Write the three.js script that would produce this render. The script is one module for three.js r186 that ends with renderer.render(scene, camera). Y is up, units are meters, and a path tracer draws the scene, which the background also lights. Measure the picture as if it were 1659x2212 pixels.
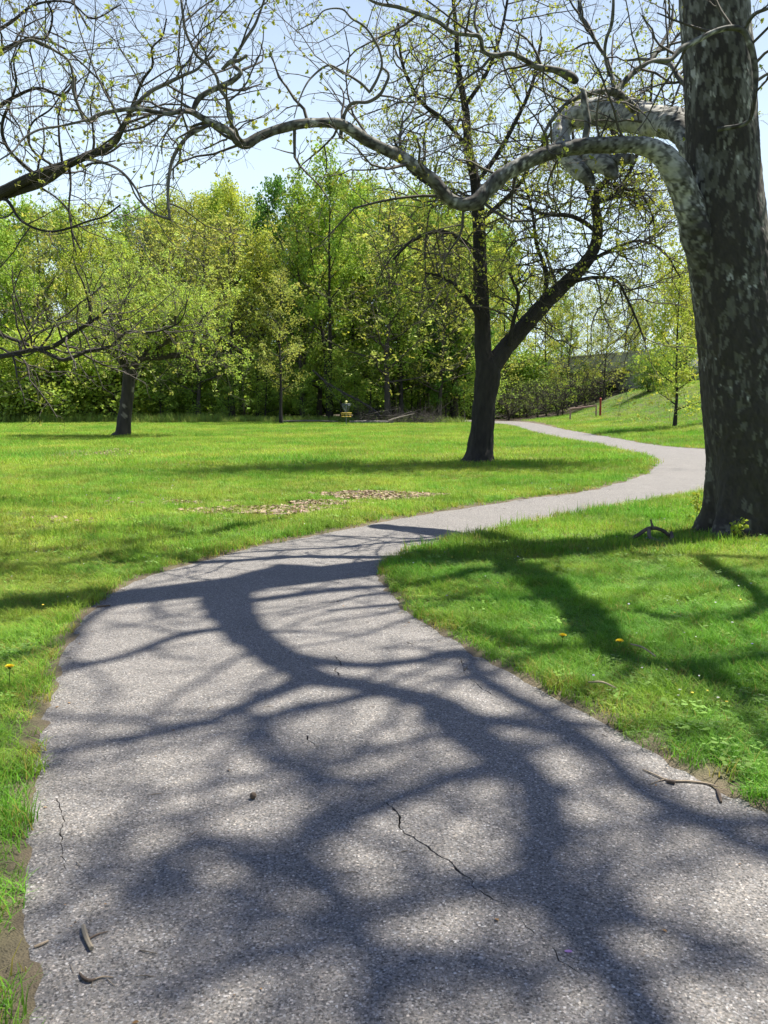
import * as THREE from 'three';
import { ImprovedNoise } from 'three/addons/math/ImprovedNoise.js';
import { mergeGeometries } from 'three/addons/utils/BufferGeometryUtils.js';

// ------------------------------------------------------------------ camera, sky, sun, exposure
const scene = new THREE.Scene();
const EYE = 1.6, PITCH = Math.atan((1106 - 868) / 1916);
const camera = new THREE.PerspectiveCamera(60, 768 / 1024, 0.1, 4000);
camera.position.set(0, EYE, 0);
camera.rotation.x = -PITCH;

const renderer = new THREE.WebGLRenderer({ antialias: true });
renderer.toneMapping = THREE.LinearToneMapping;
renderer.toneMappingExposure = 2.35;
renderer.shadowMap.enabled = true;

const SUN_EL = THREE.MathUtils.degToRad(61), SUN_AZ = THREE.MathUtils.degToRad(31);   // azimuth: from +x towards -z
const SUN = new THREE.Vector3(Math.cos(SUN_EL) * Math.cos(SUN_AZ), Math.sin(SUN_EL), -Math.cos(SUN_EL) * Math.sin(SUN_AZ));
const sun = new THREE.DirectionalLight(new THREE.Color(1, 0.955, 0.87), 5.0);
sun.name = 'sun';
sun.position.copy(SUN).multiplyScalar(120).add(new THREE.Vector3(0, 0, -30));
sun.target.position.set(0, 0, -30);
sun.castShadow = true;
sun.shadow.mapSize.set(4096, 4096);
Object.assign(sun.shadow.camera, { left: -70, right: 70, top: 70, bottom: -70, near: 1, far: 300 });
sun.shadow.radius = 1;
scene.add(sun, sun.target);

{ // clear spring sky: white-blue near the horizon, deeper blue towards the zenith, brighter round the sun
  const W = 512, H = 256, d = new Float32Array(W * H * 4);
  for (let j = 0; j < H; j++) for (let i = 0; i < W; i++) {
    const el = ((j + 0.5) / H - 0.5) * Math.PI, az = ((i + 0.5) / W - 0.5) * 2 * Math.PI;
    const x = Math.cos(el) * Math.cos(az), y = Math.sin(el), z = Math.cos(el) * Math.sin(az);
    const c = x * SUN.x + y * SUN.y + z * SUN.z;
    const t = THREE.MathUtils.smoothstep(el, 0.06, 0.78);
    const glow = Math.exp(-(1 - c) * 5.5) * 0.07 + Math.exp(-(1 - c) * 30) * 0.2;
    const o = (j * W + i) * 4;
    d[o] = THREE.MathUtils.lerp(0.41, 0.045, t) + glow;
    d[o + 1] = THREE.MathUtils.lerp(0.51, 0.08, t) + glow * 0.98;
    d[o + 2] = THREE.MathUtils.lerp(0.59, 0.235, t) + glow * 0.92;
    d[o + 3] = 1;
  }
  const sky = new THREE.DataTexture(d, W, H, THREE.RGBAFormat, THREE.FloatType);
  sky.mapping = THREE.EquirectangularReflectionMapping;
  sky.magFilter = sky.minFilter = THREE.LinearFilter;
  sky.needsUpdate = true;
  scene.background = sky;
  scene.environment = sky;
}

// ------------------------------------------------------------------ helpers
const v3 = (x, y, z) => new THREE.Vector3(x, y, z);
const lerp = THREE.MathUtils.lerp, clamp = THREE.MathUtils.clamp, sstep = THREE.MathUtils.smoothstep;
function rng(seed) { let s = seed >>> 0; return () => { s = (s + 0x6d2b79f5) | 0; let t = Math.imul(s ^ (s >>> 15), 1 | s); t = (t + Math.imul(t ^ (t >>> 7), 61 | t)) ^ t; return ((t ^ (t >>> 14)) >>> 0) / 4294967296; }; }
const perlin = new ImprovedNoise();
const noise = (x, y, z) => perlin.noise(x + 37.3, y + 11.7, z + 91.1);
const fbm = (x, y, z, n = 4) => { let a = 0.5, s = 0; for (let i = 0; i < n; i++, a *= 0.5, x *= 2.03, y *= 2.03, z *= 2.03) s += a * noise(x, y, z); return s; };
const hash = (x, y, z) => { const s = Math.sin(x * 127.1 + y * 311.7 + z * 74.7) * 43758.5453; return s - Math.floor(s); };
function cells(x, y, z) {           // nearest and second nearest feature point, and the nearest one's random number
  const ix = Math.floor(x), iy = Math.floor(y), iz = Math.floor(z); let a = 9, b = 9, id = 0;
  for (let i = -1; i < 2; i++) for (let j = -1; j < 2; j++) for (let k = -1; k < 2; k++) {
    const X = ix + i, Y = iy + j, Z = iz + k, dx = X + hash(X, Y, Z) - x, dy = Y + hash(Y, Z, X + 5) - y, dz = Z + hash(Z, X, Y + 9) - z, q = dx * dx + dy * dy + dz * dz;
    if (q < a) { b = a; a = q; id = hash(X + 3, Y + 7, Z + 1); } else if (q < b) b = q;
  }
  return [Math.sqrt(a), Math.sqrt(b), id];
}
// Pixel (u, v) of the photograph, drawn 1659 wide, as a direction; pin() meets the upright plane D metres ahead, onGround() the ground.
function ray(u, v) {
  const x = (u - 829.5) / 1916, y = (1106 - v) / 1916, c = Math.cos(PITCH), s = Math.sin(PITCH);
  return v3(x, y * c - s, -c - y * s);
}
function pin(u, v, D) { const r = ray(u, v), k = D / -r.z; return v3(r.x * k, EYE + r.y * k, -D); }
function onGround(u, v, h = 0) { const r = ray(u, v), k = (h - EYE) / r.y; return v3(r.x * k, h, r.z * k); }

const taken = {};
const numbered = (n) => { const k = taken[n] = (taken[n] ?? -1) + 1; return k ? n + '_' + String(k).padStart(3, '0') : n; };
function tag(o, label, category, group, kind) {
  o.userData = {};
  if (label) o.userData.label = label;
  if (category) o.userData.category = category;
  if (group) o.userData.group = group;
  if (kind) o.userData.kind = kind;
  return o;
}
function thing(name, label, category, pos = [0, 0, 0], turn = 0, group) {
  const o = new THREE.Group(); o.name = numbered(name); o.position.set(...pos); o.rotation.y = turn; scene.add(o);
  return tag(o, label, category, group);
}
const shade = (m) => { m.castShadow = m.receiveShadow = true; return m; };
function part(name, geo, mat, parent, kind) {
  const m = shade(new THREE.Mesh(geo, mat)); m.name = name; parent.add(m);
  if (kind) m.userData.kind = kind;
  return m;
}
function copies(name, geo, mat, list, parent, tint) {      // list of Matrix4, tint(i) -> [r, g, b]
  const m = shade(new THREE.InstancedMesh(geo, mat, list.length)); m.name = name;
  const c = new THREE.Color();
  list.forEach((x, i) => { m.setMatrixAt(i, x); if (tint) { c.setRGB(...tint(i)); m.setColorAt(i, c); } });
  m.userData.kind = 'stuff';
  parent.add(m);
  return m;
}
function dataTex(w, h, fn, srgb) {
  const d = new Uint8Array(w * h * 4);
  for (let j = 0; j < h; j++) for (let i = 0; i < w; i++) { const c = fn(i, j), o = (j * w + i) * 4; d[o] = clamp(c[0], 0, 255); d[o + 1] = clamp(c[1], 0, 255); d[o + 2] = clamp(c[2], 0, 255); d[o + 3] = 255; }
  const t = new THREE.DataTexture(d, w, h); t.wrapS = t.wrapT = THREE.RepeatWrapping; t.magFilter = t.minFilter = THREE.LinearFilter;
  if (srgb) t.colorSpace = THREE.SRGBColorSpace;
  t.needsUpdate = true;
  return t;
}
class Geo {
  constructor() { this.p = []; this.n = []; this.t = []; this.c = []; this.i = []; }
  get count() { return this.p.length / 3; }
  build(smooth) {
    const g = new THREE.BufferGeometry();
    g.setAttribute('position', new THREE.Float32BufferAttribute(this.p, 3));
    if (this.n.length) g.setAttribute('normal', new THREE.Float32BufferAttribute(this.n, 3));
    if (this.t.length) g.setAttribute('uv', new THREE.Float32BufferAttribute(this.t, 2));
    if (this.c.length) g.setAttribute('color', new THREE.Float32BufferAttribute(this.c, 3));
    g.setIndex(this.i);
    if (smooth) g.computeVertexNormals();
    return g;
  }
}
// A tapered tube through pts with radii rads; relief(point, s, angle, radius) -> factor on the radius, color(point, radius, s, angle) -> [r, g, b]
function tube(g, pts, rads, sides, { color, relief, cap = true } = {}) {
  const n = pts.length, base = g.count, T = v3(), N = v3(), B = v3(), q = v3(), P = v3();
  let s = 0;
  for (let k = 0; k < n; k++) {
    T.subVectors(pts[Math.min(k + 1, n - 1)], pts[Math.max(k - 1, 0)]).normalize();
    if (!k) { N.set(Math.abs(T.y) < 0.9 ? 0 : 1, Math.abs(T.y) < 0.9 ? 1 : 0, 0); }
    N.addScaledVector(T, -N.dot(T)).normalize();
    B.crossVectors(T, N);
    if (k) s += pts[k].distanceTo(pts[k - 1]);
    for (let j = 0; j <= sides; j++) {
      const a = j / sides * Math.PI * 2;
      q.copy(N).multiplyScalar(Math.cos(a)).addScaledVector(B, Math.sin(a));
      let r = rads[k];
      P.copy(pts[k]).addScaledVector(q, r);
      if (relief) { r *= relief(P, s, a, rads[k]); P.copy(pts[k]).addScaledVector(q, r); }
      g.p.push(P.x, P.y, P.z); g.n.push(q.x, q.y, q.z);
      g.t.push(a * Math.max(rads[0], 0.02), s);
      if (color) { const c = color(P, rads[k], s, a); g.c.push(c[0], c[1], c[2]); }
    }
  }
  const w = sides + 1;
  for (let k = 0; k < n - 1; k++) for (let j = 0; j < sides; j++) {
    const a = base + k * w + j, b = a + w;
    g.i.push(a, a + 1, b, b, a + 1, b + 1);
  }
  if (cap && rads[0] > 0.0025 && rads[0] < 0.3) {
    const m = g.count, c = pts[0], d = pts[0].clone().sub(pts[1]).normalize();
    g.p.push(c.x, c.y, c.z); g.n.push(d.x, d.y, d.z); g.t.push(0, 0);
    if (color) { const k = color(c, 0.01, 0, 0); g.c.push(k[0], k[1], k[2]); }
    for (let j = 0; j < sides; j++) g.i.push(base + j + 1, base + j, m);
  }
  if (cap && rads[n - 1] > 0.0025) {
    const e = base + (n - 1) * w, m = g.count, c = pts[n - 1];
    g.p.push(c.x, c.y, c.z); g.n.push(T.x, T.y, T.z); g.t.push(0, s);
    if (color) { const k = color(c, 0.01, s, 0); g.c.push(k[0], k[1], k[2]); }
    for (let j = 0; j < sides; j++) g.i.push(e + j, e + j + 1, m);
  }
}
function resample(pts, rads, step) {        // smooth curve through pts, even steps
  const c = new THREE.CatmullRomCurve3(pts, false, 'centripetal');
  c.arcLengthDivisions = pts.length * 12;
  const n = Math.max(3, Math.ceil(c.getLength() / step)), P = [], R = [], out = v3();
  for (let k = 0; k <= n; k++) {
    const t = c.getUtoTmapping(k / n);
    P.push(c.getPoint(t).clone());
    const f = t * (pts.length - 1), i = Math.min(Math.floor(f), pts.length - 2);
    R.push(lerp(rads[i], rads[i + 1], f - i));
  }
  return [P, R];
}
const PIX = (w, D) => Math.max(0.004, w / 2 * D / 1916);
// Traced limb: rows [x, y, width, D] in picture units times k plus offset; D may be left out and is then carried on evenly to the next one given
function traced(rows, k = 1, ou = 0, ov = 0) {
  const r = rows.map((a) => [...a]);
  let last = 0;
  for (let i = 1; i < r.length; i++) if (r[i][3] !== undefined) { for (let j = last + 1; j < i; j++) r[j][3] = lerp(r[last][3], r[i][3], (j - last) / (i - last)); last = i; }
  for (let j = last + 1; j < r.length; j++) r[j][3] = r[last][3];
  return { pts: r.map((a) => pin(ou + a[0] * k, ov + a[1] * k, a[3])), rads: r.map((a) => PIX(a[2] * k, a[3])) };
}
// Branch of random wandering
function wander(R, start, dir, len, n, bend, up, r0, r1) {
  const pts = [start.clone()], rads = [r0], d = dir.clone().normalize(), p = start.clone();
  for (let k = 1; k <= n; k++) {
    d.x += (R() - 0.5) * bend; d.y += (R() - 0.5) * bend + up; d.z += (R() - 0.5) * bend; d.normalize();
    p.addScaledVector(d, len / n);
    pts.push(p.clone()); rads.push(lerp(r0, r1, k / n));
  }
  return { pts, rads };
}
function along(b, t) {
  const f = t * (b.pts.length - 1), i = Math.min(Math.floor(f), b.pts.length - 2), k = f - i;
  return { p: b.pts[i].clone().lerp(b.pts[i + 1], k), d: b.pts[i + 1].clone().sub(b.pts[i]).normalize(), r: lerp(b.rads[i], b.rads[i + 1], k) };
}
const lengthOf = (b) => { let s = 0; for (let i = 1; i < b.pts.length; i++) s += b.pts[i].distanceTo(b.pts[i - 1]); return s; };
// Side twigs on a branch, and twigs on those; out = { twigs, tips }
function sprout(R, b, lvl, S, out) {
  const L = lengthOf(b), n = Math.max(lvl ? 1 : 0, Math.round(S.per[lvl] * L * (0.8 + 0.4 * R()))), q = v3();
  for (let i = 0; i < n; i++) {
    const t = lerp(S.from?.[lvl] ?? 0.1, 1, (i + R()) / n), a = along(b, Math.min(t, 1));
    q.set(R() - 0.5, R() - 0.5, R() - 0.5).normalize(); q.addScaledVector(a.d, -q.dot(a.d)).normalize();
    const d = a.d.clone().multiplyScalar(S.lean[lvl]).add(q); d.y += S.lift[lvl]; d.normalize();
    const len = S.len[lvl] * (0.45 + R() * 0.9), r0 = Math.min(a.r * 0.6, S.rad[lvl]);
    const c = wander(R, a.p, d, len, S.seg[lvl], S.bend, S.up ?? 0, r0, Math.max(0.0022, r0 * 0.4));
    out.twigs.push({ ...c, lvl });
    if (lvl + 1 < S.per.length) sprout(R, c, lvl + 1, S, out);
    if (lvl >= (S.leafLvl ?? S.per.length - 1)) for (let k = 1; k < c.pts.length; k++) for (let e = 0, last = k === c.pts.length - 1; e < (last ? 3 : 1); e++) if (R() < S.leaf * (last ? 1.3 : 0.35)) out.tips.push({ p: c.pts[k], d: c.pts[k].clone().sub(c.pts[k - 1]).normalize() });
  }
}
const M4 = new THREE.Matrix4(), QT = new THREE.Quaternion(), EU = new THREE.Euler(), SC = v3();
function placed(p, rx, ry, rz, s, sy = s) { QT.setFromEuler(EU.set(rx, ry, rz)); return new THREE.Matrix4().compose(p, QT, SC.set(s, sy, s)); }

// Leaf clusters: n pointed leaves, each two bent faces, in a ball of radius rad
function leafCluster(seed, n, rad, len, wid, droop = 0.2) {
  const R = rng(seed), g = new Geo();
  for (let i = 0; i < n; i++) {
    const c = v3(R() - 0.5, R() - 0.5, R() - 0.5).normalize().multiplyScalar(rad * Math.cbrt(R()));
    const d = v3(R() - 0.5, (R() - 0.5) * 0.7 - droop, R() - 0.5).normalize(), s = d.clone().cross(v3(R() - 0.5, R() - 0.5, R() - 0.5)).normalize();
    const l = len * (0.7 + 0.6 * R()), w = wid * (0.7 + 0.6 * R()), nn = d.clone().cross(s), b = g.count;
    for (const [a, e, h] of [[0, 0, 0], [0.45, -0.5, 0.12], [1, 0, -0.06], [0.45, 0.5, 0.12]]) {
      const p = c.clone().addScaledVector(d, a * l).addScaledVector(s, e * w).addScaledVector(nn, h * w);
      g.p.push(p.x, p.y, p.z);
    }
    g.i.push(b, b + 1, b + 2, b, b + 2, b + 3);
  }
  return g.build(true);
}
const leafMat = (r, g, b, trans = 0.45) => { const m = new THREE.MeshPhysicalMaterial({ roughness: 0.85, transmission: trans, thickness: 0, side: THREE.DoubleSide, specularIntensity: 0.35 }); m.color.setRGB(r, g, b); return m; };

// ------------------------------------------------------------------ the path's outline and the lie of the land
const outer = [[40, 3300], [62, 2600], [66, 2212], [62, 1900], [78, 1650], [108, 1500], [150, 1380], [214, 1300], [305, 1252], [425, 1217], [560, 1182], [700, 1155], [810, 1132], [950, 1107], [1142, 1079], [1230, 1069], [1332, 1046], [1393, 1025], [1417, 1008], [1410, 994], [1366, 979], [1281, 960], [1163, 938], [1068, 916]].map(([u, v]) => onGround(u, v));
const inner = [[2600, 2500], [2130, 2050], [1850, 1870], [1659, 1755], [1500, 1680], [1350, 1590], [1200, 1515], [1100, 1455], [1000, 1400], [930, 1360], [868, 1310], [834, 1268], [822, 1240], [834, 1218], [868, 1202], [925, 1180], [1010, 1158], [1130, 1133], [1290, 1102], [1434, 1077], [1532, 1060], [1620, 1036], [1665, 1010], [1640, 986], [1535, 972], [1434, 964], [1332, 947], [1231, 930], [1126, 911]].map(([u, v]) => onGround(u, v));
outer.unshift(v3(-0.95, 0, 6)); inner.unshift(v3(2.0, 0, 6));
outer.push(v3(4.5, 0, -72), v3(-2, 0, -86)); inner.push(v3(8.5, 0, -77), v3(1, 0, -90));
const wiggle = (p, amp) => { const a = noise(p.x * 1.3, 0, p.z * 1.3) * amp + noise(p.x * 4.7, 3, p.z * 4.7) * amp * 0.5; return v3(p.x + a, 0, p.z + noise(p.x * 2.1, 8, p.z * 2.1) * amp); };
const edgeOf = (l) => resample(l, l.map(() => 1), 0.12)[0].map((p) => wiggle(p, p.z > -14 ? 0.035 : 0.1));
const edgeA = edgeOf(outer), edgeB = edgeOf(inner);
const outline = [...edgeA, ...[...edgeB].reverse()];
// signed distance to the path on a grid, negative inside
const SD = (() => {
  const x0 = -14, x1 = 18, z0 = -92, z1 = 7, st = 0.1, nx = Math.round((x1 - x0) / st) + 1, nz = Math.round((z1 - z0) / st) + 1, d = new Float32Array(nx * nz).fill(9), sgn = new Int8Array(nx * nz);
  const n = outline.length;
  for (let j = 0; j < nz; j++) {               // even-odd fill by scan lines
    const z = z0 + j * st + 1e-5, xs = [];
    for (let i = 0; i < n; i++) { const a = outline[i], b = outline[(i + 1) % n]; if ((a.z > z) !== (b.z > z)) xs.push(a.x + (z - a.z) / (b.z - a.z) * (b.x - a.x)); }
    xs.sort((a, b) => a - b);
    for (let k = 0; k + 1 < xs.length; k += 2) for (let i = Math.max(0, Math.ceil((xs[k] - x0) / st)); i < nx && x0 + i * st <= xs[k + 1]; i++) sgn[j * nx + i] = 1;
  }
  for (let i = 0; i < n; i++) {
    const a = outline[i], b = outline[(i + 1) % n], m = Math.max(1, Math.ceil(a.distanceTo(b) / 0.1));
    if (m > 60) continue;
    for (let k = 0; k < m; k++) {
      const x = lerp(a.x, b.x, k / m), z = lerp(a.z, b.z, k / m), ci = Math.round((x - x0) / st), cj = Math.round((z - z0) / st);
      for (let dj = -8; dj <= 8; dj++) for (let di = -8; di <= 8; di++) { const I = ci + di, J = cj + dj; if (I < 0 || J < 0 || I >= nx || J >= nz) continue; const q = Math.hypot(x0 + I * st - x, z0 + J * st - z), o = J * nx + I; if (q < d[o]) d[o] = q; }
    }
  }
  return (x, z) => {
    const fi = (x - x0) / st, fj = (z - z0) / st, i = Math.floor(fi), j = Math.floor(fj);
    if (i < 0 || j < 0 || i >= nx - 1 || j >= nz - 1) return 9;
    const f = (I, J) => { const o = J * nx + I; return sgn[o] ? -d[o] : d[o]; }, a = fi - i, b = fj - j;
    return lerp(lerp(f(i, j), f(i + 1, j), a), lerp(f(i, j + 1), f(i + 1, j + 1), a), b);
  };
})();
function hill(x, z) {
  const D = -z, s = x - 10.6;
  let h = 0;
  if (s > 0) {
    const q = Math.min(s, 26);
    const bank = 0.07 * q + 0.026 * q * q * sstep(q, 2, 12);
    h += bank * sstep(D, 20, 58);
  }
  return 3.7 * (1 - Math.exp(-h / 3.2));
}
function land(x, z) {
  const d = SD(x, z);
  let h = hill(x, z);
  const off = sstep(d, -0.3, 0.08);
  h += lerp(-0.07, 0.03, off) + (Math.abs(d) < 0.3 ? noise(x * 7, 4, z * 7) * 0.02 : 0);
  h += sstep(d, -0.05, 0.4) * (fbm(x * 0.35, 2, z * 0.35, 3) * 0.06 + fbm(x * 0.05, 5, z * 0.05, 2) * 0.12 * sstep(d, 0.5, 8));
  return h;
}
const SDx = (x, z) => sstep(x - (z + 9) * -0.55, -1, 1);      // lush lawn on the tree's side of the path
const bare = (x, z) => {           // 0..1: worn or littered ground seen in the photograph
  let b = 0;
  const blob = (u, v, rx, rz, s) => { const c = onGround(u, v), dx = (x - c.x) / rx, dz = (z - c.z) / rz; b = Math.max(b, s * (1 - sstep(Math.hypot(dx, dz) + fbm(x * 1.1, 4, z * 1.1, 3) * 1.1, 0.55, 1.15))); };
  blob(815, 1071, 1.2, 0.7, 0.85); blob(700, 1088, 0.7, 0.4, 0.55); blob(590, 1102, 0.9, 0.5, 0.55); blob(180, 981, 1.8, 2.6, 0.75); blob(560, 1105, 1.6, 0.7, 0.4); blob(160, 1130, 1.2, 0.5, 0.35);
  blob(1180, 993, 1.2, 0.9, 0.45); blob(330, 1085, 1.6, 0.8, 0.35); blob(850, 932, 3, 3, 0.3); blob(10, 2120, 0.22, 0.35, 0.75);
  return b;
};
const thin = (x, z) => clamp(0.5 + 1.3 * fbm(x * 0.28, 7, z * 0.28, 4) - (z > -14 && SDx(x, z) > 0 ? 0.25 : 0), 0, 1);      // yellower, thinner turf
const wood = (x, z) => sstep(-z + fbm(x * 0.12, 9, z * 0.12, 2) * 5 - sstep(x, 10, 20) * 8, 69, 73);   // floor of the wood

{ // ground: one sheet to the horizon
  const line = (dense, lo, hi, far) => { const a = []; for (const [x0, x1, st] of dense) for (let x = x0; x < x1 - 1e-6; x += st) a.push(x); a.push(dense[dense.length - 1][1]); let s = far[0], x = a[a.length - 1]; while (x < hi) { s *= 1.35; x += s; a.push(x); } s = far[0]; x = a[0]; while (x > lo) { s *= 1.35; x -= s; a.unshift(x); } return a; };
  const X = line([[-36, -8, 0.5], [-8, -4.2, 0.3], [-4.2, 6, 0.14], [6, 14, 0.3], [14, 42, 0.5]], -1800, 1800, [1]);
  const Z = line([[-96, -40, 0.6], [-40, -24, 0.35], [-24, -14, 0.22], [-14, -1, 0.13], [-1, 6, 0.5]], -1800, 1800, [1]);
  const g = new Geo();
  for (const z of Z) for (const x of X) {
    g.p.push(x, land(x, z), z); g.t.push(x / 1.7, z / 1.7);
    const b = bare(x, z), t = thin(x, z), w = wood(x, z), n = 0.85 + 0.5 * fbm(x * 0.9, 1, z * 0.9, 3), d = SD(x, z);
    const c = [lerp(0.07, 0.13, t), lerp(0.115, 0.15, t), lerp(0.015, 0.03, t)];
    const e = Math.max(b, (1 - sstep(d, 0.0, 0.22)) * 0.9), soil = [0.17, 0.125, 0.08], floor = [0.085, 0.06, 0.035];
    for (let k = 0; k < 3; k++) g.c.push(lerp(lerp(c[k], soil[k], e), floor[k], w) * n);
  }
  const nx = X.length;
  for (let j = 0; j < Z.length - 1; j++) for (let i = 0; i < nx - 1; i++) { const a = j * nx + i, b = a + nx; g.i.push(a, b, a + 1, a + 1, b, b + 1); }
  const R = rng(5), speck = dataTex(512, 512, () => { const k = 150 + R() * 105 - (R() < 0.12 ? 70 : 0); return [k, k, k]; });
  const m = new THREE.MeshStandardMaterial({ vertexColors: true, roughness: 0.95, map: speck, bumpMap: speck, bumpScale: 0.012 });
  tag(part('ground', g.build(true), m, scene), 'mown spring lawn and meadow rising to a bank beside the path', 'lawn', null, 'structure');
}

{ // path: a slab of worn asphalt whose cracks are open grooves
  const R = rng(77), slab = new THREE.Shape(outline.map((p) => new THREE.Vector2(p.x, -p.z)));
  const crack = (shape, pix, wid) => {
    const pts = resample(pix.map(([u, v]) => onGround(u, v, 0.012)), pix.map(() => 1), 0.022)[0], L = [], Q = [];
    let o = 0;
    pts.forEach((p, i) => {
      const d = pts[Math.min(i + 1, pts.length - 1)].clone().sub(pts[Math.max(i - 1, 0)]).normalize(), nx = -d.z, nz = d.x, t = i / (pts.length - 1);
      o = o * 0.7 + (R() - 0.5) * 0.02;
      const w = wid * (0.25 + 1.3 * R() * R()) * Math.min(1, 6 * Math.min(t, 1 - t) + 0.15) + 0.001;
      L.push(new THREE.Vector2(p.x + nx * (o + w / 2), -(p.z + nz * (o + w / 2)))); Q.push(new THREE.Vector2(p.x + nx * (o - w / 2), -(p.z + nz * (o - w / 2))));
    });
    shape.holes.push(new THREE.Path([...L, ...Q.reverse()]));
  };
  crack(slab, [[818, 1720], [832, 1732], [848, 1752], [862, 1790], [905, 1815], [960, 1855], [1008, 1895], [1020, 1915], [1075, 1945], [1100, 1962]], 0.013);
  crack(slab, [[1112, 1972], [1135, 1990], [1160, 2016]], 0.004);
  crack(slab, [[1188, 2046], [1215, 2075], [1262, 2105]], 0.004);
  crack(slab, [[722, 1415], [734, 1430], [728, 1448], [740, 1462]], 0.012);
  crack(slab, [[985, 1412], [1000, 1432], [1006, 1456], [1040, 1484], [1080, 1510]], 0.006);
  crack(slab, [[116, 1708], [128, 1742], [132, 1790], [138, 1840], [146, 1880]], 0.005);
  crack(slab, [[662, 1588], [672, 1600], [684, 1612]], 0.008);
  crack(slab, [[1290, 1000], [1330, 1003], [1372, 1001]], 0.03);
  const N = 2048, h = new Float32Array(N * N), col = new Float32Array(N * N), hue = new Float32Array(N * N), Q = rng(31), big = new Float32Array(256 * 256);
  for (let j = 0; j < 256; j++) for (let i = 0; i < 256; i++) { const a = i / 256 * Math.PI * 2, b = j / 256 * Math.PI * 2; big[j * 256 + i] = fbm(Math.cos(a) * 1.6 + 3, Math.sin(a) * 1.6, Math.cos(b) * 1.6 + Math.sin(b) * 2.7, 5); }
  for (let j = 0; j < N; j++) for (let i = 0; i < N; i++) { const o = j * N + i; col[o] = 0.085 + 0.09 * Q(); hue[o] = 0; h[o] = Q() * 0.35; }
  for (let s = 0; s < 900000; s++) {          // chips of stone in the binder
    const x = Q() * N, y = Q() * N, r = 0.75 + Q() * Q() * 1.5, ax = 0.6 + Q() * 0.9, t = Q(), tone = t < 0.34 ? 0.035 + Q() * 0.05 : t < 0.8 ? 0.115 + Q() * 0.12 : 0.23 + Q() * Q() * 0.26, warm = (Q() - 0.5) * 0.14, hh = 0.5 + Q() * 0.5;
    for (let dy = -Math.ceil(r); dy <= r; dy++) for (let dx = -Math.ceil(r); dx <= r; dx++) {
      const e = (dx * dx * ax + dy * dy / ax) / (r * r); if (e > 1) continue;
      const o = ((Math.floor(y + dy) + N) % N) * N + (Math.floor(x + dx) + N) % N;
      col[o] = tone; hue[o] = warm; h[o] = hh * (1 - e * 0.5);
    }
  }
  const enc = (c) => 255 * (c <= 0.0031308 ? c * 12.92 : 1.055 * Math.pow(c, 1 / 2.4) - 0.055);
  const map = dataTex(N, N, (i, j) => { const o = j * N + i, b = big[(j >> 3) * 256 + (i >> 3)], k = col[o] * (1 + 0.2 * b); return [enc(k * (1.05 + hue[o])), enc(k * 0.97), enc(k * (0.875 - hue[o]))]; }, true);
  const bump = dataTex(1024, 1024, (i, j) => { const k = h[j * 2 * N + i * 2] * 255; return [k, k, k]; });
  {
    const g = new THREE.ExtrudeGeometry(slab, { depth: 0.045, bevelEnabled: false, curveSegments: 1 });
    g.rotateX(-Math.PI / 2); g.translate(0, -0.033, 0);
    const p = g.attributes.position, uv = g.attributes.uv;
    for (let i = 0; i < p.count; i++) uv.setXY(i, p.getX(i) / 5, p.getZ(i) / 5);
    tag(part('path', g, new THREE.MeshStandardMaterial({ map, bumpMap: bump, bumpScale: 0.005, roughness: 0.85 }), scene), 'winding worn grey asphalt footpath with cracks and chipped stone', 'footpath', null, 'structure');
  }
}

// ------------------------------------------------------------------ barks
const barkTex = (() => {                        // fissured bark: tone and relief
  const R = rng(8), N = 256, a = [];
  return dataTex(N, N, (i, j) => { const A = i / N * 6.2832, B = j / N * 6.2832, n = fbm(Math.cos(A) * 3.2, Math.sin(A) * 3.2, Math.cos(B) * 0.9 + Math.sin(B) * 1.3, 4), k = 120 + 230 * n + (R() - 0.5) * 50; return [k, k, k]; });
})();
const barkMat = (opt = {}) => { const t = barkTex.clone(); t.repeat.set(2.2, 0.7); t.needsUpdate = true; return new THREE.MeshStandardMaterial({ vertexColors: true, roughness: 0.92, bumpMap: t, bumpScale: 0.03, ...opt }); };
const BARK = barkMat(), TWIG = new THREE.MeshStandardMaterial({ vertexColors: true, roughness: 0.9 });
function planePlate(p, r) {                     // plane-tree bark: [plate class 0 brown .. 3 pale, fine number]
  const limb = r < 0.3, away = limb ? sstep(Math.hypot(p.x - 4.25, p.z + 10.65), 0.45, 1.5) : 0, hi = lerp(clamp((p.y - 1.9) / 4.6, 0, 1), 0.97, away), f = limb ? 1.6 : 1.5, ys = limb ? 0.75 : 0.36;
  const wx = noise(p.x * 9, p.y * 9 * ys, p.z * 9) * 0.6, wy = noise(p.y * 9, p.z * 9, p.x * 9) * 0.6;
  const n = cells(p.x * 9 * f + wx, p.y * 9 * f * ys + wy, p.z * 9 * f), m = cells(p.x * 26 + wy, p.y * 26 * ys + 9, p.z * 26 + wx), q = fbm(p.x * 2.3, p.y * 1.3, p.z * 2.3, 3);
  const k = n[2] * 0.42 + m[2] * 0.58 + q * 0.55 + (r > 0.105 ? 0.5 * away : 0);
  return [k > lerp(1.02, 0.82, hi) ? 3 : k > lerp(0.95, 0.54, hi) ? 2 : k > lerp(0.72, 0.3, hi) ? 1 : 0, m[2]];
}
function planeBark(p, r) {
  if (r < 0.02) { const s = 0.8 + 0.4 * noise(p.x * 9, p.y * 9, p.z * 9); return [0.15 * s, 0.135 * s, 0.11 * s]; }
  const [k, m] = planePlate(p, r), c = [[0.038, 0.031, 0.022], [0.085, 0.08, 0.058], [0.14, 0.135, 0.11], [0.32, 0.31, 0.265]][k];
  const s = 0.75 + 0.45 * m + 0.35 * noise(p.x * 55, p.y * 20, p.z * 55);
  return [c[0] * s, c[1] * s, c[2] * s];
}
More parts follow.
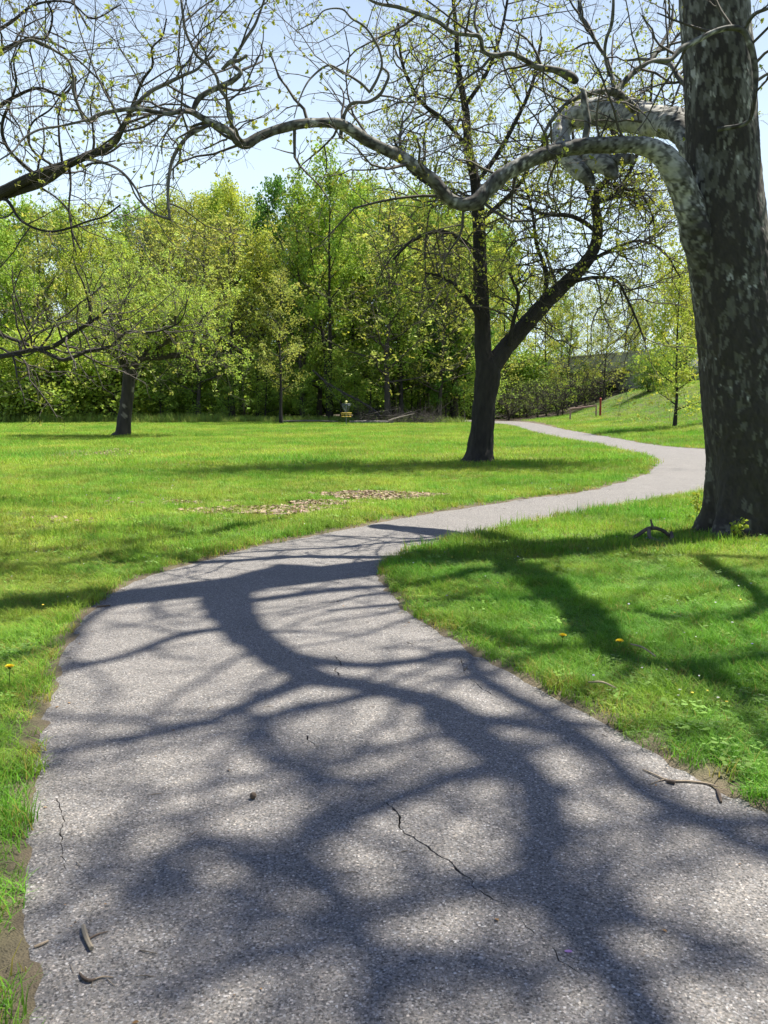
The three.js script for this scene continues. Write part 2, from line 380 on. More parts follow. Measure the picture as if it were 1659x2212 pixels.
const darkBark = (r, g, b) => (p, rad) => { const s = 0.75 + 0.6 * fbm(p.x * 6, p.y * 1.6, p.z * 6, 3) + 0.35 * noise(p.x * 30, p.y * 5, p.z * 30); return [r * s, g * s, b * s]; };
const twigTone = (r, g, b) => (p) => { const s = 0.8 + 0.5 * noise(p.x * 5, p.y * 5, p.z * 5); return [r * s, g * s, b * s]; };
function branchMesh(name, b, step, sides, color, mat, parent, relief) {
  const g = new Geo(), [P, Rr] = resample(b.pts, b.rads, step);
  tube(g, P, Rr, sides, { color, relief });
  return part(name, g.build(!!relief), mat, parent);
}
function twigMesh(list, color, parent, name = 'twigs') {
  const g = new Geo();
  for (const t of list) tube(g, t.pts, t.rads, t.rads[0] > 0.02 ? 6 : t.rads[0] > 0.008 ? 4 : 3, { color, cap: false });
  return part(name, g.build(), TWIG, parent, 'stuff');
}
function foliage(R, tips, geo, mat, s0, s1, parent, tint, jitter = 0.02) {
  const list = tips.map((t) => placed(t.p.clone().add(v3(R() - 0.5, R() - 0.5, R() - 0.5).multiplyScalar(jitter * 2)), R() * 6.3, R() * 6.3, R() * 6.3, lerp(s0, s1, R())));
  return copies('foliage', geo, mat, list, parent, tint ?? (() => { const a = 0.7 + 0.6 * R(), y = R() * 0.3; return [a * (1 + y), a, a * (1 - y)]; }));
}

// ------------------------------------------------------------------ the big plane tree beside the path
{
  const R = rng(2024);
  const tree = thing('sycamore_tree', 'massive tree with mottled pale bark and a long twisting limb arching over the path', 'tree');
  const trunkRows = [[1546, -300, 130, 10.7], [1546, 0, 137, 10.7], [1554, 130, 139, 10.7], [1559, 259, 140, 10.7], [1563, 400, 150, 10.7], [1570, 520, 165, 10.7], [1586, 650, 168, 10.7], [1604, 800, 172, 10.7], [1612, 900, 174, 10.7], [1621, 1000, 172, 10.7], [1622, 1060, 178, 10.7], [1624, 1105, 192, 10.7], [1625, 1140, 218, 10.7], [1625, 1168, 262, 10.7]];
  const tr = traced(trunkRows);
  const pts = tr.pts.reverse(), rads = tr.rads.reverse();
  const top = pts[pts.length - 1];
  pts.push(v3(top.x - 0.1, 10, top.z + 0.1), v3(top.x - 0.35, 12.5, top.z + 0.3), v3(top.x - 0.5, 15, top.z + 0.2), v3(top.x - 0.6, 17.5, top.z));
  rads.push(0.33, 0.26, 0.18, 0.08);
  { // trunk with root flare and plated bark
    const g = new Geo(), [P, Q] = resample(pts, rads, 0.02);
    tube(g, P, Q, 170, { color: planeBark, relief: (p, s, a, r) => {
      const root = Math.exp(-Math.max(0, p.y) * 2.6), fl = 1 + root * (0.2 * Math.sin(a * 5 + 1.3) + 0.12 * Math.sin(a * 9 + 0.4)) + 0.03 * Math.sin(a * 3 + p.y);
      const rough = 1 - sstep(p.y, 1.5, 5), ridge = noise(p.x * 16, p.y * 2.6, p.z * 16) * 0.03 * rough + noise(p.x * 34, p.y * 9, p.z * 34) * (0.012 + 0.014 * rough);
      const c = cells(p.x * 9, p.y * 4.2, p.z * 9);
      return fl + ridge + Math.min(0.25, c[1] - c[0]) * 0.07 * (0.35 + 0.65 * rough) + fbm(p.x * 1.4, p.y * 0.8, p.z * 1.4, 2) * 0.05 - planePlate(p, r)[0] * 0.007;
    } });
    part('trunk', g.build(true), new THREE.MeshStandardMaterial({ vertexColors: true, roughness: 0.88 }), tree);
  }
  const limbRelief = (p, s, a, r) => 1 + noise(p.x * 4, p.y * 4, p.z * 4) * 0.16 + noise(p.x * 11, p.y * 11, p.z * 11) * 0.09 + (r > 0.03 ? 0.03 - planePlate(p, r)[0] * 0.018 : 0);
  const PLANE = new THREE.MeshStandardMaterial({ vertexColors: true, roughness: 0.8 });
  const limbs = [];
  const add = (rows, k, ou = 0, ov = 0, tw = 1) => { const b = traced(rows, k, ou, ov); limbs.push({ ...b, tw }); return b; };
  const A = 829.5;
  // long arching limb, fused to the trunk low down
  add([[1420, 1600, 60, 10.7], [1388, 1250, 100, 10.6], [1352, 1020, 124, 10.5], [1305, 850, 120, 10.45], [1252, 730, 112, 10.4], [1180, 655, 92], [1085, 628, 68], [1000, 625, 64], [850, 632, 62], [720, 657, 60], [600, 707, 60], [510, 762, 64], [440, 832, 62], [400, 872, 62], [335, 882, 54, 10.1], [278, 858, 54], [220, 785, 50], [150, 727, 46], [60, 672, 48], [-59, 615, 48], [-130, 568, 48], [-190, 537, 42], [-280, 530, 38], [-360, 535, 37], [-460, 560, 38], [-540, 590, 40], [-598, 622, 42], [-632, 612, 36, 9.5], [-660, 575, 32], [-710, 545, 30], [-770, 518, 28], [-830, 484, 26], [-870, 480, 22], [-930, 490, 20], [-980, 485, 18], [-1060, 470, 18], [-1140, 475, 17], [-1230, 495, 16], [-1290, 520, 15], [-1315, 470, 13], [-1340, 400, 12], [-1345, 320, 11], [-1365, 260, 10], [-1420, 220, 10], [-1480, 185, 10], [-1530, 170, 9], [-1580, 190, 8], [-1659, 240, 7, 8.8]], 0.5, A, 0, 1);
  // great broken limb behind it, curling down
  add([[1400, 900, 50, 10.8], [1345, 700, 80, 11], [1305, 590, 98, 11.2], [1250, 535, 122, 11.5], [1150, 522, 132, 11.9], [1050, 495, 132], [940, 482, 120, 12.6], [850, 494, 108], [795, 522, 92, 12.9], [766, 570, 74], [772, 622, 74, 12.6], [805, 690, 82], [850, 740, 74], [893, 782, 44], [910, 800, 8, 12.2]], 0.5, A, 0, 0.1);
  add([[850, 660, 40, 12.5], [890, 676, 72], [940, 702, 88], [985, 740, 62], [1002, 766, 10, 12]], 0.5, A, 0, 0);
  add([[905, 690, 30, 12.4], [960, 692, 36], [1020, 688, 44], [1072, 686, 40, 12]], 0.5, A, 0, 0);
  // limbs above
  add([[1080, 470, 40, 11.8], [1060, 448, 36], [1000, 400, 34], [940, 395, 24], [860, 412, 20], [800, 440, 18], [740, 500, 16], [700, 560, 13], [680, 612, 10, 11]], 0.5, A);
  add([[1000, 402, 26, 11.8], [985, 330, 17], [960, 250, 16], [920, 190, 17], [880, 110, 19], [850, 70, 18], [845, 0, 15], [860, -90, 10, 12.6]], 0.5, A);
  add([[1000, 400, 26, 11.8], [1060, 330, 24], [1110, 290, 22], [1160, 250, 20], [1200, 190, 16], [1240, 110, 12], [1250, 20, 8, 12.5]], 0.5, A);
  add([[1400, 430, 30, 10.9], [1320, 380, 24, 11.2], [1270, 330, 20], [1240, 280, 18], [1180, 265, 16], [1120, 255, 12], [1040, 262, 8, 12]], 0.5, A);
  add([[1440, 560, 20, 10.2], [1572, 525, 17, 10.1], [1600, 430, 20, 10], [1607, 340, 22], [1600, 260, 24], [1582, 190, 25], [1550, 132, 24], [1500, 120, 22], [1430, 135, 22], [1350, 175, 23, 9.9], [1282, 212, 24], [1235, 258, 20], [1165, 262, 16], [1080, 300, 10, 9.6]], 0.5, A);
  add([[1550, 132, 18, 10], [1600, 62, 16], [1665, 34, 12], [1760, -20, 8, 9.6]], 0.5, A);
  add([[1607, 352, 14, 10], [1660, 318, 12], [1740, 300, 8]], 0.5, A);
  add([[868, 640, 34, 10.3], [872, 585, 27], [880, 530, 28], [868, 455, 32], [860, 385, 26, 10.4]], 0.5, A, 0, 0);
  add([[830, 350, 30, 11.3], [810, 332, 44], [740, 302, 27], [660, 288, 25], [610, 260, 20], [550, 230, 19], [480, 240, 20], [430, 220, 18], [415, 160, 17], [370, 150, 16], [300, 140, 17], [230, 92, 17], [150, 60, 17], [60, 30, 14], [-40, 10, 11], [-120, -40, 8, 10.4]], 0.5, A);
  add([[415, 163, 12, 10.9], [390, 90, 11], [400, 20, 9], [420, -60, 7]], 0.5, A);
  add([[990, -80, 10, 11.4], [990, 40, 13], [982, 110, 14], [960, 172, 14], [955, 240, 12], [975, 330, 14, 11.7]], 0.5, A, 0, 0.5);
  // branches on the arching limb
  add([[-1659 + 1000, 560, 18, 9.5], [-664, 480, 16], [-684, 420, 15], [-709, 385, 14], [-724, 330, 13], [-760, 280, 12], [-809, 240, 12], [-829, 200, 12], [-859, 130, 12], [-869, 60, 11], [-879, -20, 9, 9.2]], 0.5, A);
  add([[-829, 484, 20, 9.4], [-800, 425, 23], [-749, 392, 24], [-699, 370, 23], [-649, 345, 22], [-619, 312, 18], [-655, 275, 14], [-629, 220, 14], [-599, 170, 13], [-559, 110, 12], [-539, 60, 10], [-514, -10, 8, 9.6]], 0.5, A);
  add([[-700, 300, 12, 9.4], [-660, 265, 18], [-630, 262, 14], [-590, 240, 8, 9.2]], 0.5, A);
  add([[-759, 538, 18, 9.5], [-799, 560, 17], [-849, 590, 16], [-889, 640, 16], [-914, 690, 15], [-929, 760, 14], [-934, 850, 12], [-926, 945, 10, 9.2]], 0.5, A);
  add([[-926, 945, 10, 9.2], [-979, 930, 9], [-1019, 905, 8], [-1070, 850, 7], [-1110, 770, 6], [-1190, 710, 6], [-1290, 690, 5, 9]], 0.5, A);
  add([[-179, 538, 18, 9.9], [-169, 490, 14], [-139, 446, 14], [-69, 440, 14], [-19, 410, 14], [2, 375, 13], [20, 320, 11], [-10, 290, 9, 9.7]], 0.5, A);
  add([[-60, 400, 12, 9.7], [-99, 360, 11], [-179, 310, 10], [-239, 282, 9], [-309, 330, 8], [-339, 370, 7], [-369, 440, 6], [-389, 510, 4, 9.3]], 0.5, A);
  add([[-60, 395, 12, 9.7], [-29, 340, 11], [-9, 280, 10], [-19, 220, 10], [-49, 160, 9], [-89, 110, 9], [-139, 80, 8], [-179, 40, 7], [-259, 45, 6], [-299, 90, 5], [-370, 130, 4, 9.3]], 0.5, A);
  add([[-185, 560, 16, 9.9], [-187, 598, 20]], 0.5, A, 0, 0);
  add([[-1100, 470, 10, 9.2], [-1000, 390, 13], [-939, 362, 12], [-869, 325, 11], [-809, 300, 10], [-779, 270, 8], [-730, 240, 6]], 0.5, A);
  add([[-1270, 515, 10, 9.1], [-1400, 545, 10], [-1490, 560, 9], [-1560, 600, 8], [-1600, 650, 7], [-1659, 690, 6, 8.7]], 0.5, A);
  // limbs out over the path, overhead: their height follows from the shadows on the asphalt
  const cast = (rows, tw = 1) => {           // [u, v on the ground, width in metres, height]
    const P = [], Q = [];
    const low = rows.some((r) => r[4]);
    rows.forEach(([u, v, w, h0]) => { const h = low ? 7.6 + (7.6 - h0) * 1.6 : 10.2 + (10.2 - h0) * 1.25; const g0 = onGround(u, v); P.push(g0.addScaledVector(SUN, h / SUN.y)); Q.push(w / 2 * (low ? 1.15 : 1.4)); });
    limbs.push({ pts: P, rads: Q, tw: tw * 1.0, over: true }); return P;
  };
  const Y = 1123;
  cast([[640, Y + 100, 0.3, 10.2], [500, Y + 150, 0.3, 9.8], [520, Y + 235, 0.24, 9.5], [590, Y + 290, 0.22, 9.3], [680, Y + 345, 0.19, 9.1], [815, Y + 370, 0.15, 9], [960, Y + 410, 0.19, 8.8], [1040, Y + 488, 0.18, 8.6], [1120, Y + 540, 0.16, 8.4], [1165, Y + 600, 0.15, 8.2], [1172, Y + 670, 0.15, 8.1], [1165, Y + 745, 0.16, 8], [1195, Y + 830, 0.14, 7.9], [1245, Y + 905, 0.13, 7.8], [1330, Y + 1000, 0.13, 7.7], [1400, Y + 1095, 0.12, 7.6], [1470, Y + 1300, 0.1, 7.4]]);
  cast([[815, Y + 370, 0.1, 9], [740, Y + 396, 0.085, 8.6], [640, Y + 410, 0.08, 8.3], [575, Y + 438, 0.08, 8.1], [553, Y + 480, 0.075, 8], [575, Y + 520, 0.075, 7.9], [640, Y + 545, 0.08, 7.8], [720, Y + 565, 0.07, 7.7], [830, Y + 575, 0.06, 7.6]]);
  cast([[640, Y + 545, 0.05, 7.8], [520, Y + 566, 0.042, 7.5], [430, Y + 582, 0.04, 7.3], [340, Y + 598, 0.036, 7.2], [250, Y + 587, 0.03, 7.1], [140, Y + 580, 0.02, 7]]);
  cast([[340, Y + 598, 0.03, 7.2], [288, Y + 638, 0.04, 7.1], [240, Y + 692, 0.05, 7], [218, Y + 760, 0.05, 7], [140, Y + 815, 0.04, 7], [40, Y + 880, 0.04, 7]]);
  cast([[680, Y + 347, 0.1, 9.1], [560, Y + 392, 0.1, 8.6], [450, Y + 440, 0.09, 8.2], [300, Y + 476, 0.08, 7.9], [100, Y + 506, 0.06, 7.6], [-80, Y + 520, 0.04, 7.4]]);
  cast([[1168, Y + 755, 0.1, 8], [1090, Y + 782, 0.09, 7.6], [1010, Y + 803, 0.08, 7.3], [920, Y + 832, 0.075, 7.1], [800, Y + 862, 0.07, 7], [690, Y + 905, 0.05, 6.9], [560, Y + 930, 0.04, 6.8]]);
  cast([[830, Y + 575, 0.05, 7.6], [690, Y + 640, 0.06, 7.4], [640, Y + 690, 0.07, 7.3], [700, Y + 780, 0.08, 7.2], [745, Y + 850, 0.08, 7.1], [770, Y + 930, 0.08, 7], [795, Y + 1000, 0.08, 6.9], [805, Y + 1110, 0.07, 6.8]]);
  cast([[590, Y + 290, 0.12, 9.3], [760, Y + 318, 0.11, 9.2], [900, Y + 308, 0.1, 9.1], [1000, Y + 288, 0.1, 9], [1030, Y + 340, 0.1, 8.9], [1100, Y + 385, 0.1, 8.7], [1180, Y + 425, 0.1, 8.5], [1250, Y + 472, 0.1, 8.3], [1320, Y + 530, 0.1, 8.1], [1385, Y + 592, 0.1, 8], [1465, Y + 635, 0.09, 7.9], [1560, Y + 682, 0.09, 7.8], [1665, Y + 730, 0.08, 7.7], [1900, Y + 840, 0.07, 7.5]]);
  cast([[900, Y + 95, 0.2, 7.6, 1], [1020, Y + 85, 0.26, 7.5], [1120, Y + 108, 0.34, 7.3], [1205, Y + 178, 0.34, 7.1], [1275, Y + 242, 0.3, 7], [1312, Y + 300, 0.22, 6.9], [1440, Y + 338, 0.19, 6.8], [1540, Y + 332, 0.15, 6.7], [1680, Y + 300, 0.1, 6.6]]);
  cast([[1120, Y + 108, 0.2, 7.3, 1], [1010, Y + 128, 0.17, 7.1], [930, Y + 150, 0.14, 7], [850, Y + 160, 0.1, 6.9]]);
  cast([[1312, Y + 300, 0.15, 6.9, 1], [1240, Y + 300, 0.13, 6.8], [1120, Y + 290, 0.1, 6.7], [1010, Y + 250, 0.07, 6.6]]);
  cast([[1440, Y + 338, 0.12, 6.8, 1], [1560, Y + 380, 0.12, 6.7], [1700, Y + 400, 0.1, 6.6]]);
  cast([[1500, Y + 90, 0.16, 7.0, 1], [1600, Y + 150, 0.14, 6.9], [1640, Y + 205, 0.13, 6.8], [1560, Y + 235, 0.1, 6.7], [1420, Y + 235, 0.07, 6.6]]);
  cast([[1200, Y + 180, 0.15, 7.1, 1], [1060, Y + 192, 0.13, 7], [930, Y + 182, 0.1, 6.9], [700, Y + 200, 0.05, 6.7]]);
  cast([[1030, Y + 88, 0.12, 7.5, 1], [1250, Y + 78, 0.12, 7.2], [1420, Y + 84, 0.1, 7], [1660, Y + 95, 0.09, 6.8], [1900, Y + 190, 0.08, 6.6]]);
  cast([[560, Y + 152, 0.12, 9.7], [430, Y + 165, 0.1, 9.4], [250, Y + 187, 0.08, 9.1], [120, Y + 275, 0.06, 8.8], [0, Y + 330, 0.05, 8.6]]);
  cast([[620, Y + 80, 0.1, 9.9], [450, Y + 95, 0.09, 9.4], [250, Y + 85, 0.07, 9.1], [60, Y + 120, 0.06, 8.9], [-150, Y + 110, 0.05, 8.8]]);
  cast([[1245, Y + 905, 0.06, 7.8], [1330, Y + 880, 0.06, 7.6], [1480, Y + 905, 0.06, 7.4], [1659, Y + 960, 0.05, 7.2]]);
  cast([[770, Y + 930, 0.07, 7], [640, Y + 860, 0.06, 6.9], [480, Y + 830, 0.05, 6.8], [330, Y + 730, 0.05, 6.7]]);
  cast([[620, Y + 2, 0.16, 9.9], [420, Y + 40, 0.13, 9.6], [220, Y + 62, 0.11, 9.3], [0, Y + 86, 0.09, 9.1], [-200, Y + 110, 0.07, 8.9]]);
  cast([[420, Y + 40, 0.1, 9.6], [300, Y + 20, 0.09, 9.4], [120, Y + 30, 0.08, 9.2], [-60, Y + 40, 0.06, 9]]);
  cast([[250, Y + 187, 0.07, 9.1], [120, Y + 170, 0.07, 9], [-40, Y + 190, 0.06, 8.8]]);
  cast([[985, Y + 420, 0.1, 8.8], [1060, Y + 440, 0.12, 8.5], [1150, Y + 452, 0.1, 8.3], [1260, Y + 480, 0.08, 8.1]]);
  cast([[1120, Y + 540, 0.09, 8.4], [1000, Y + 560, 0.09, 8.2], [900, Y + 590, 0.08, 8.0], [780, Y + 640, 0.08, 7.8], [690, Y + 700, 0.07, 7.6]]);
  cast([[520, Y + 235, 0.1, 9.5], [400, Y + 250, 0.09, 9.2], [260, Y + 300, 0.07, 8.9], [130, Y + 330, 0.06, 8.7]]);
  cast([[530, Y + 180, 0.12, 9.7], [640, Y + 165, 0.12, 9.5], [760, Y + 150, 0.1, 9.3], [870, Y + 145, 0.08, 9.1]]);
  cast([[745, Y + 850, 0.07, 7.1], [600, Y + 770, 0.07, 7], [450, Y + 700, 0.08, 6.9], [380, Y + 720, 0.08, 6.8], [260, Y + 850, 0.06, 6.7], [100, Y + 930, 0.05, 6.6]]);
  cast([[790, Y + 1000, 0.08, 6.9], [900, Y + 950, 0.08, 6.8], [1020, Y + 960, 0.07, 6.7], [1130, Y + 1010, 0.06, 6.6]]);
  for (const l of limbs) branchMesh('limb', l, l.over ? 0.08 : Math.max(...l.rads) > 0.15 ? 0.022 : 0.03, l.over ? 9 : Math.max(...l.rads) > 0.15 ? 52 : Math.max(...l.rads) > 0.06 ? 26 : 12, planeBark, PLANE, tree, limbRelief);
  const out = { twigs: [], tips: [] };
  const S = { per: [3.2, 4.2, 5], len: [1.2, 0.5, 0.2], lean: [0.5, 0.6, 0.7], lift: [0.25, 0.1, 0], rad: [0.018, 0.0085, 0.005], seg: [6, 4, 2], bend: 0.75, up: 0.01, leaf: 0.2, from: [0.12, 0.15, 0.2], leafLvl: 1 };
  for (const l of limbs) if (l.tw) sprout(R, l, 0, { ...S, per: S.per.map((x, i) => i ? x : x * l.tw), ...(l.over ? { rad: [0.03, 0.013, 0.006], len: [1.7, 0.7, 0.25], seg: [6, 4, 2], per: [S.per[0] * l.tw, 2.6, 2.2], leaf: 0.16 } : {}) }, out);
  twigMesh(out.twigs, twigTone(0.10, 0.085, 0.065), tree);
  foliage(R, out.tips, leafCluster(3, 3, 0.03, 0.055, 0.042), leafMat(0.34, 0.41, 0.07, 0.5), 0.45, 1.1, tree);
  console.log('sycamore twigs', out.twigs.length, 'tips', out.tips.length);
}

// ------------------------------------------------------------------ tree standing outside the picture on the other side of the path: its limbs reach in
{
  const R = rng(99), limbs = [];
  const tree = thing('spreading_tree', 'dark barked tree whose crooked limbs reach over the lawn from beside the path', 'tree');
  const base = v3(-9.6, 0, -15.5);
  const bark = darkBark(0.06, 0.052, 0.04);
  branchMesh('trunk', { pts: [v3(-9.6, -0.15, -15.5), v3(-9.6, 0.3, -15.5), v3(-9.65, 1.5, -15.4), v3(-9.5, 3, -15.2), v3(-9.3, 5, -15), v3(-9.5, 8, -15), v3(-9.2, 11, -15.4)], rads: [0.55, 0.4, 0.34, 0.32, 0.25, 0.17, 0.06] }, 0.06, 28, bark, BARK, tree, (p) => 1 + noise(p.x * 12, p.y * 2, p.z * 12) * 0.06);
  const add = (rows, k, ou, ov, tw = 1) => limbs.push({ ...traced(rows, k, ou, ov), tw });
  add([[-420, 960, 60, 15], [-200, 900, 54, 14], [0, 832, 46, 13], [60, 802, 42], [130, 768, 40], [200, 742, 40], [290, 710, 36], [360, 680, 32], [440, 650, 30], [500, 610, 26], [530, 550, 21], [560, 490, 17], [590, 410, 14], [620, 340, 12], [660, 280, 10], [655, 210, 9], [700, 160, 7], [720, 80, 5, 11.4]], 0.5, 0, 0);
  add([[-60, 866, 30, 13.3], [0, 852, 30, 13.1], [100, 820, 31], [180, 792, 30], [240, 756, 28], [300, 712, 24, 12.5]], 0.5, 0, 0, 0.4);
  add([[140, 745, 18, 12.8], [90, 702, 15], [40, 650, 14], [10, 580, 14], [12, 520, 13], [40, 450, 11], [70, 360, 9], [60, 260, 7], [110, 160, 5, 12]], 0.5, 0, 0);
  add([[555, 490, 16, 12.2], [640, 402, 17], [720, 360, 16], [790, 326, 13], [850, 300, 11], [880, 265, 8], [930, 200, 5, 11.4]], 0.5, 0, 0);
  add([[-120, 900, 18, 13.4], [20, 860, 15, 13], [50, 892, 13], [80, 942, 11], [140, 982, 10], [220, 1000, 9], [300, 985, 9], [380, 955, 8], [450, 935, 8], [520, 885, 8, 12.2]], 0.5, 0, 0);
  add([[300, 715, 12, 12.8], [305, 800, 9], [298, 900, 8], [312, 1000, 7], [352, 1085, 6, 12.4]], 0.5, 0, 0);
  add([[180, 812, 9, 12.9], [250, 860, 8], [300, 920, 7], [310, 1010, 6], [330, 1100, 5, 12.4]], 0.5, 0, 0);
  add([[400, 690, 14, 12.6], [480, 715, 11], [540, 755, 10], [590, 820, 9], [620, 880, 8], [690, 935, 7], [735, 950, 5, 11.6]], 0.5, 0, 0);
  add([[240, 722, 12, 12.8], [150, 660, 10], [120, 600, 9], [140, 530, 8], [220, 470, 7], [270, 400, 6], [330, 330, 5, 12]], 0.5, 0, 0);
  add([[-300, 700, 30, 14], [-60, 500, 22, 13.2], [60, 420, 14], [170, 380, 11], [270, 410, 9], [330, 340, 7, 12.4]], 0.5, 0, 0);
  add([[-300, 500, 26, 13.6], [-50, 250, 18, 13], [40, 200, 14], [130, 165, 12], [200, 160, 10], [225, 60, 8], [180, -30, 6, 12]], 0.5, 0, 0);
  add([[130, 165, 9, 12.9], [170, 190, 9], [240, 220, 9], [295, 262, 8], [320, 330, 7], [330, 420, 6, 12.4]], 0.5, 0, 0);
  add([[380, 120, 8, 12.6], [340, 50, 8], [300, -20, 8, 12.6]], 0.5, 0, 0, 0.7);
  add([[-300, 300, 22, 13.4], [40, 100, 13, 12.8], [150, 20, 10], [300, 10, 8], [400, 80, 7], [520, 20, 5, 11.8]], 0.5, 0, 0);
  const k = 0.3646, ov = 518.4;
  add([[-420, 620, 44, 16.4], [-150, 690, 36, 16], [0, 690, 31, 15.6], [100, 670, 30], [190, 650, 30], [300, 635, 28], [380, 590, 26], [450, 540, 23], [530, 490, 20], [590, 450, 14], [640, 400, 9, 14.6]], k, 0, ov, 1.3);
  add([[540, 485, 14, 14.8], [530, 400, 13], [515, 330, 12], [490, 250, 10], [460, 190, 8], [430, 100, 6, 14.4]], k, 0, ov);
  add([[-260, 520, 26, 16.2], [0, 560, 22, 15.8], [80, 590, 21], [170, 622, 20], [222, 640, 17, 15.3]], k, 0, ov, 0.6);
  add([[205, 640, 22, 15.3], [300, 680, 23], [370, 710, 24], [430, 695, 24], [520, 660, 22], [640, 635, 18], [690, 600, 15], [740, 552, 14], [790, 540, 13], [860, 548, 12], [940, 540, 11], [1000, 520, 10], [1060, 490, 8], [1090, 440, 7], [1110, 350, 5, 14]], k, 0, ov, 1.2);
  add([[485, 660, 10, 14.8], [470, 570, 9], [455, 480, 8], [460, 390, 6]], k, 0, ov);
  add([[-100, 640, 16, 15.8], [0, 640, 14], [60, 670, 12], [140, 690, 10], [220, 655, 8, 15.2]], k, 0, ov, 0.6);
  for (const l of limbs) branchMesh('limb', l, 0.06, 10, bark, BARK, tree, (p) => 1 + noise(p.x * 6, p.y * 6, p.z * 6) * 0.1);
  const out = { twigs: [], tips: [] };
  sprout.tmp = 0;
  for (const l of limbs) sprout(R, l, 0, { per: [3.2 * l.tw, 3.8, 4], len: [1.3, 0.6, 0.26], lean: [0.5, 0.6, 0.7], lift: [0.12, 0.05, 0], rad: [0.02, 0.0095, 0.006], seg: [6, 4, 2], bend: 0.75, up: 0.0, leaf: 0.1, leafLvl: 1, from: [0.25, 0.15, 0.2] }, out);
  twigMesh(out.twigs, twigTone(0.075, 0.062, 0.05), tree);
  foliage(R, out.tips, leafCluster(4, 3, 0.035, 0.06, 0.045), leafMat(0.32, 0.40, 0.08, 0.5), 0.5, 1.15, tree);
  console.log('left tree twigs', out.twigs.length, 'tips', out.tips.length);
}

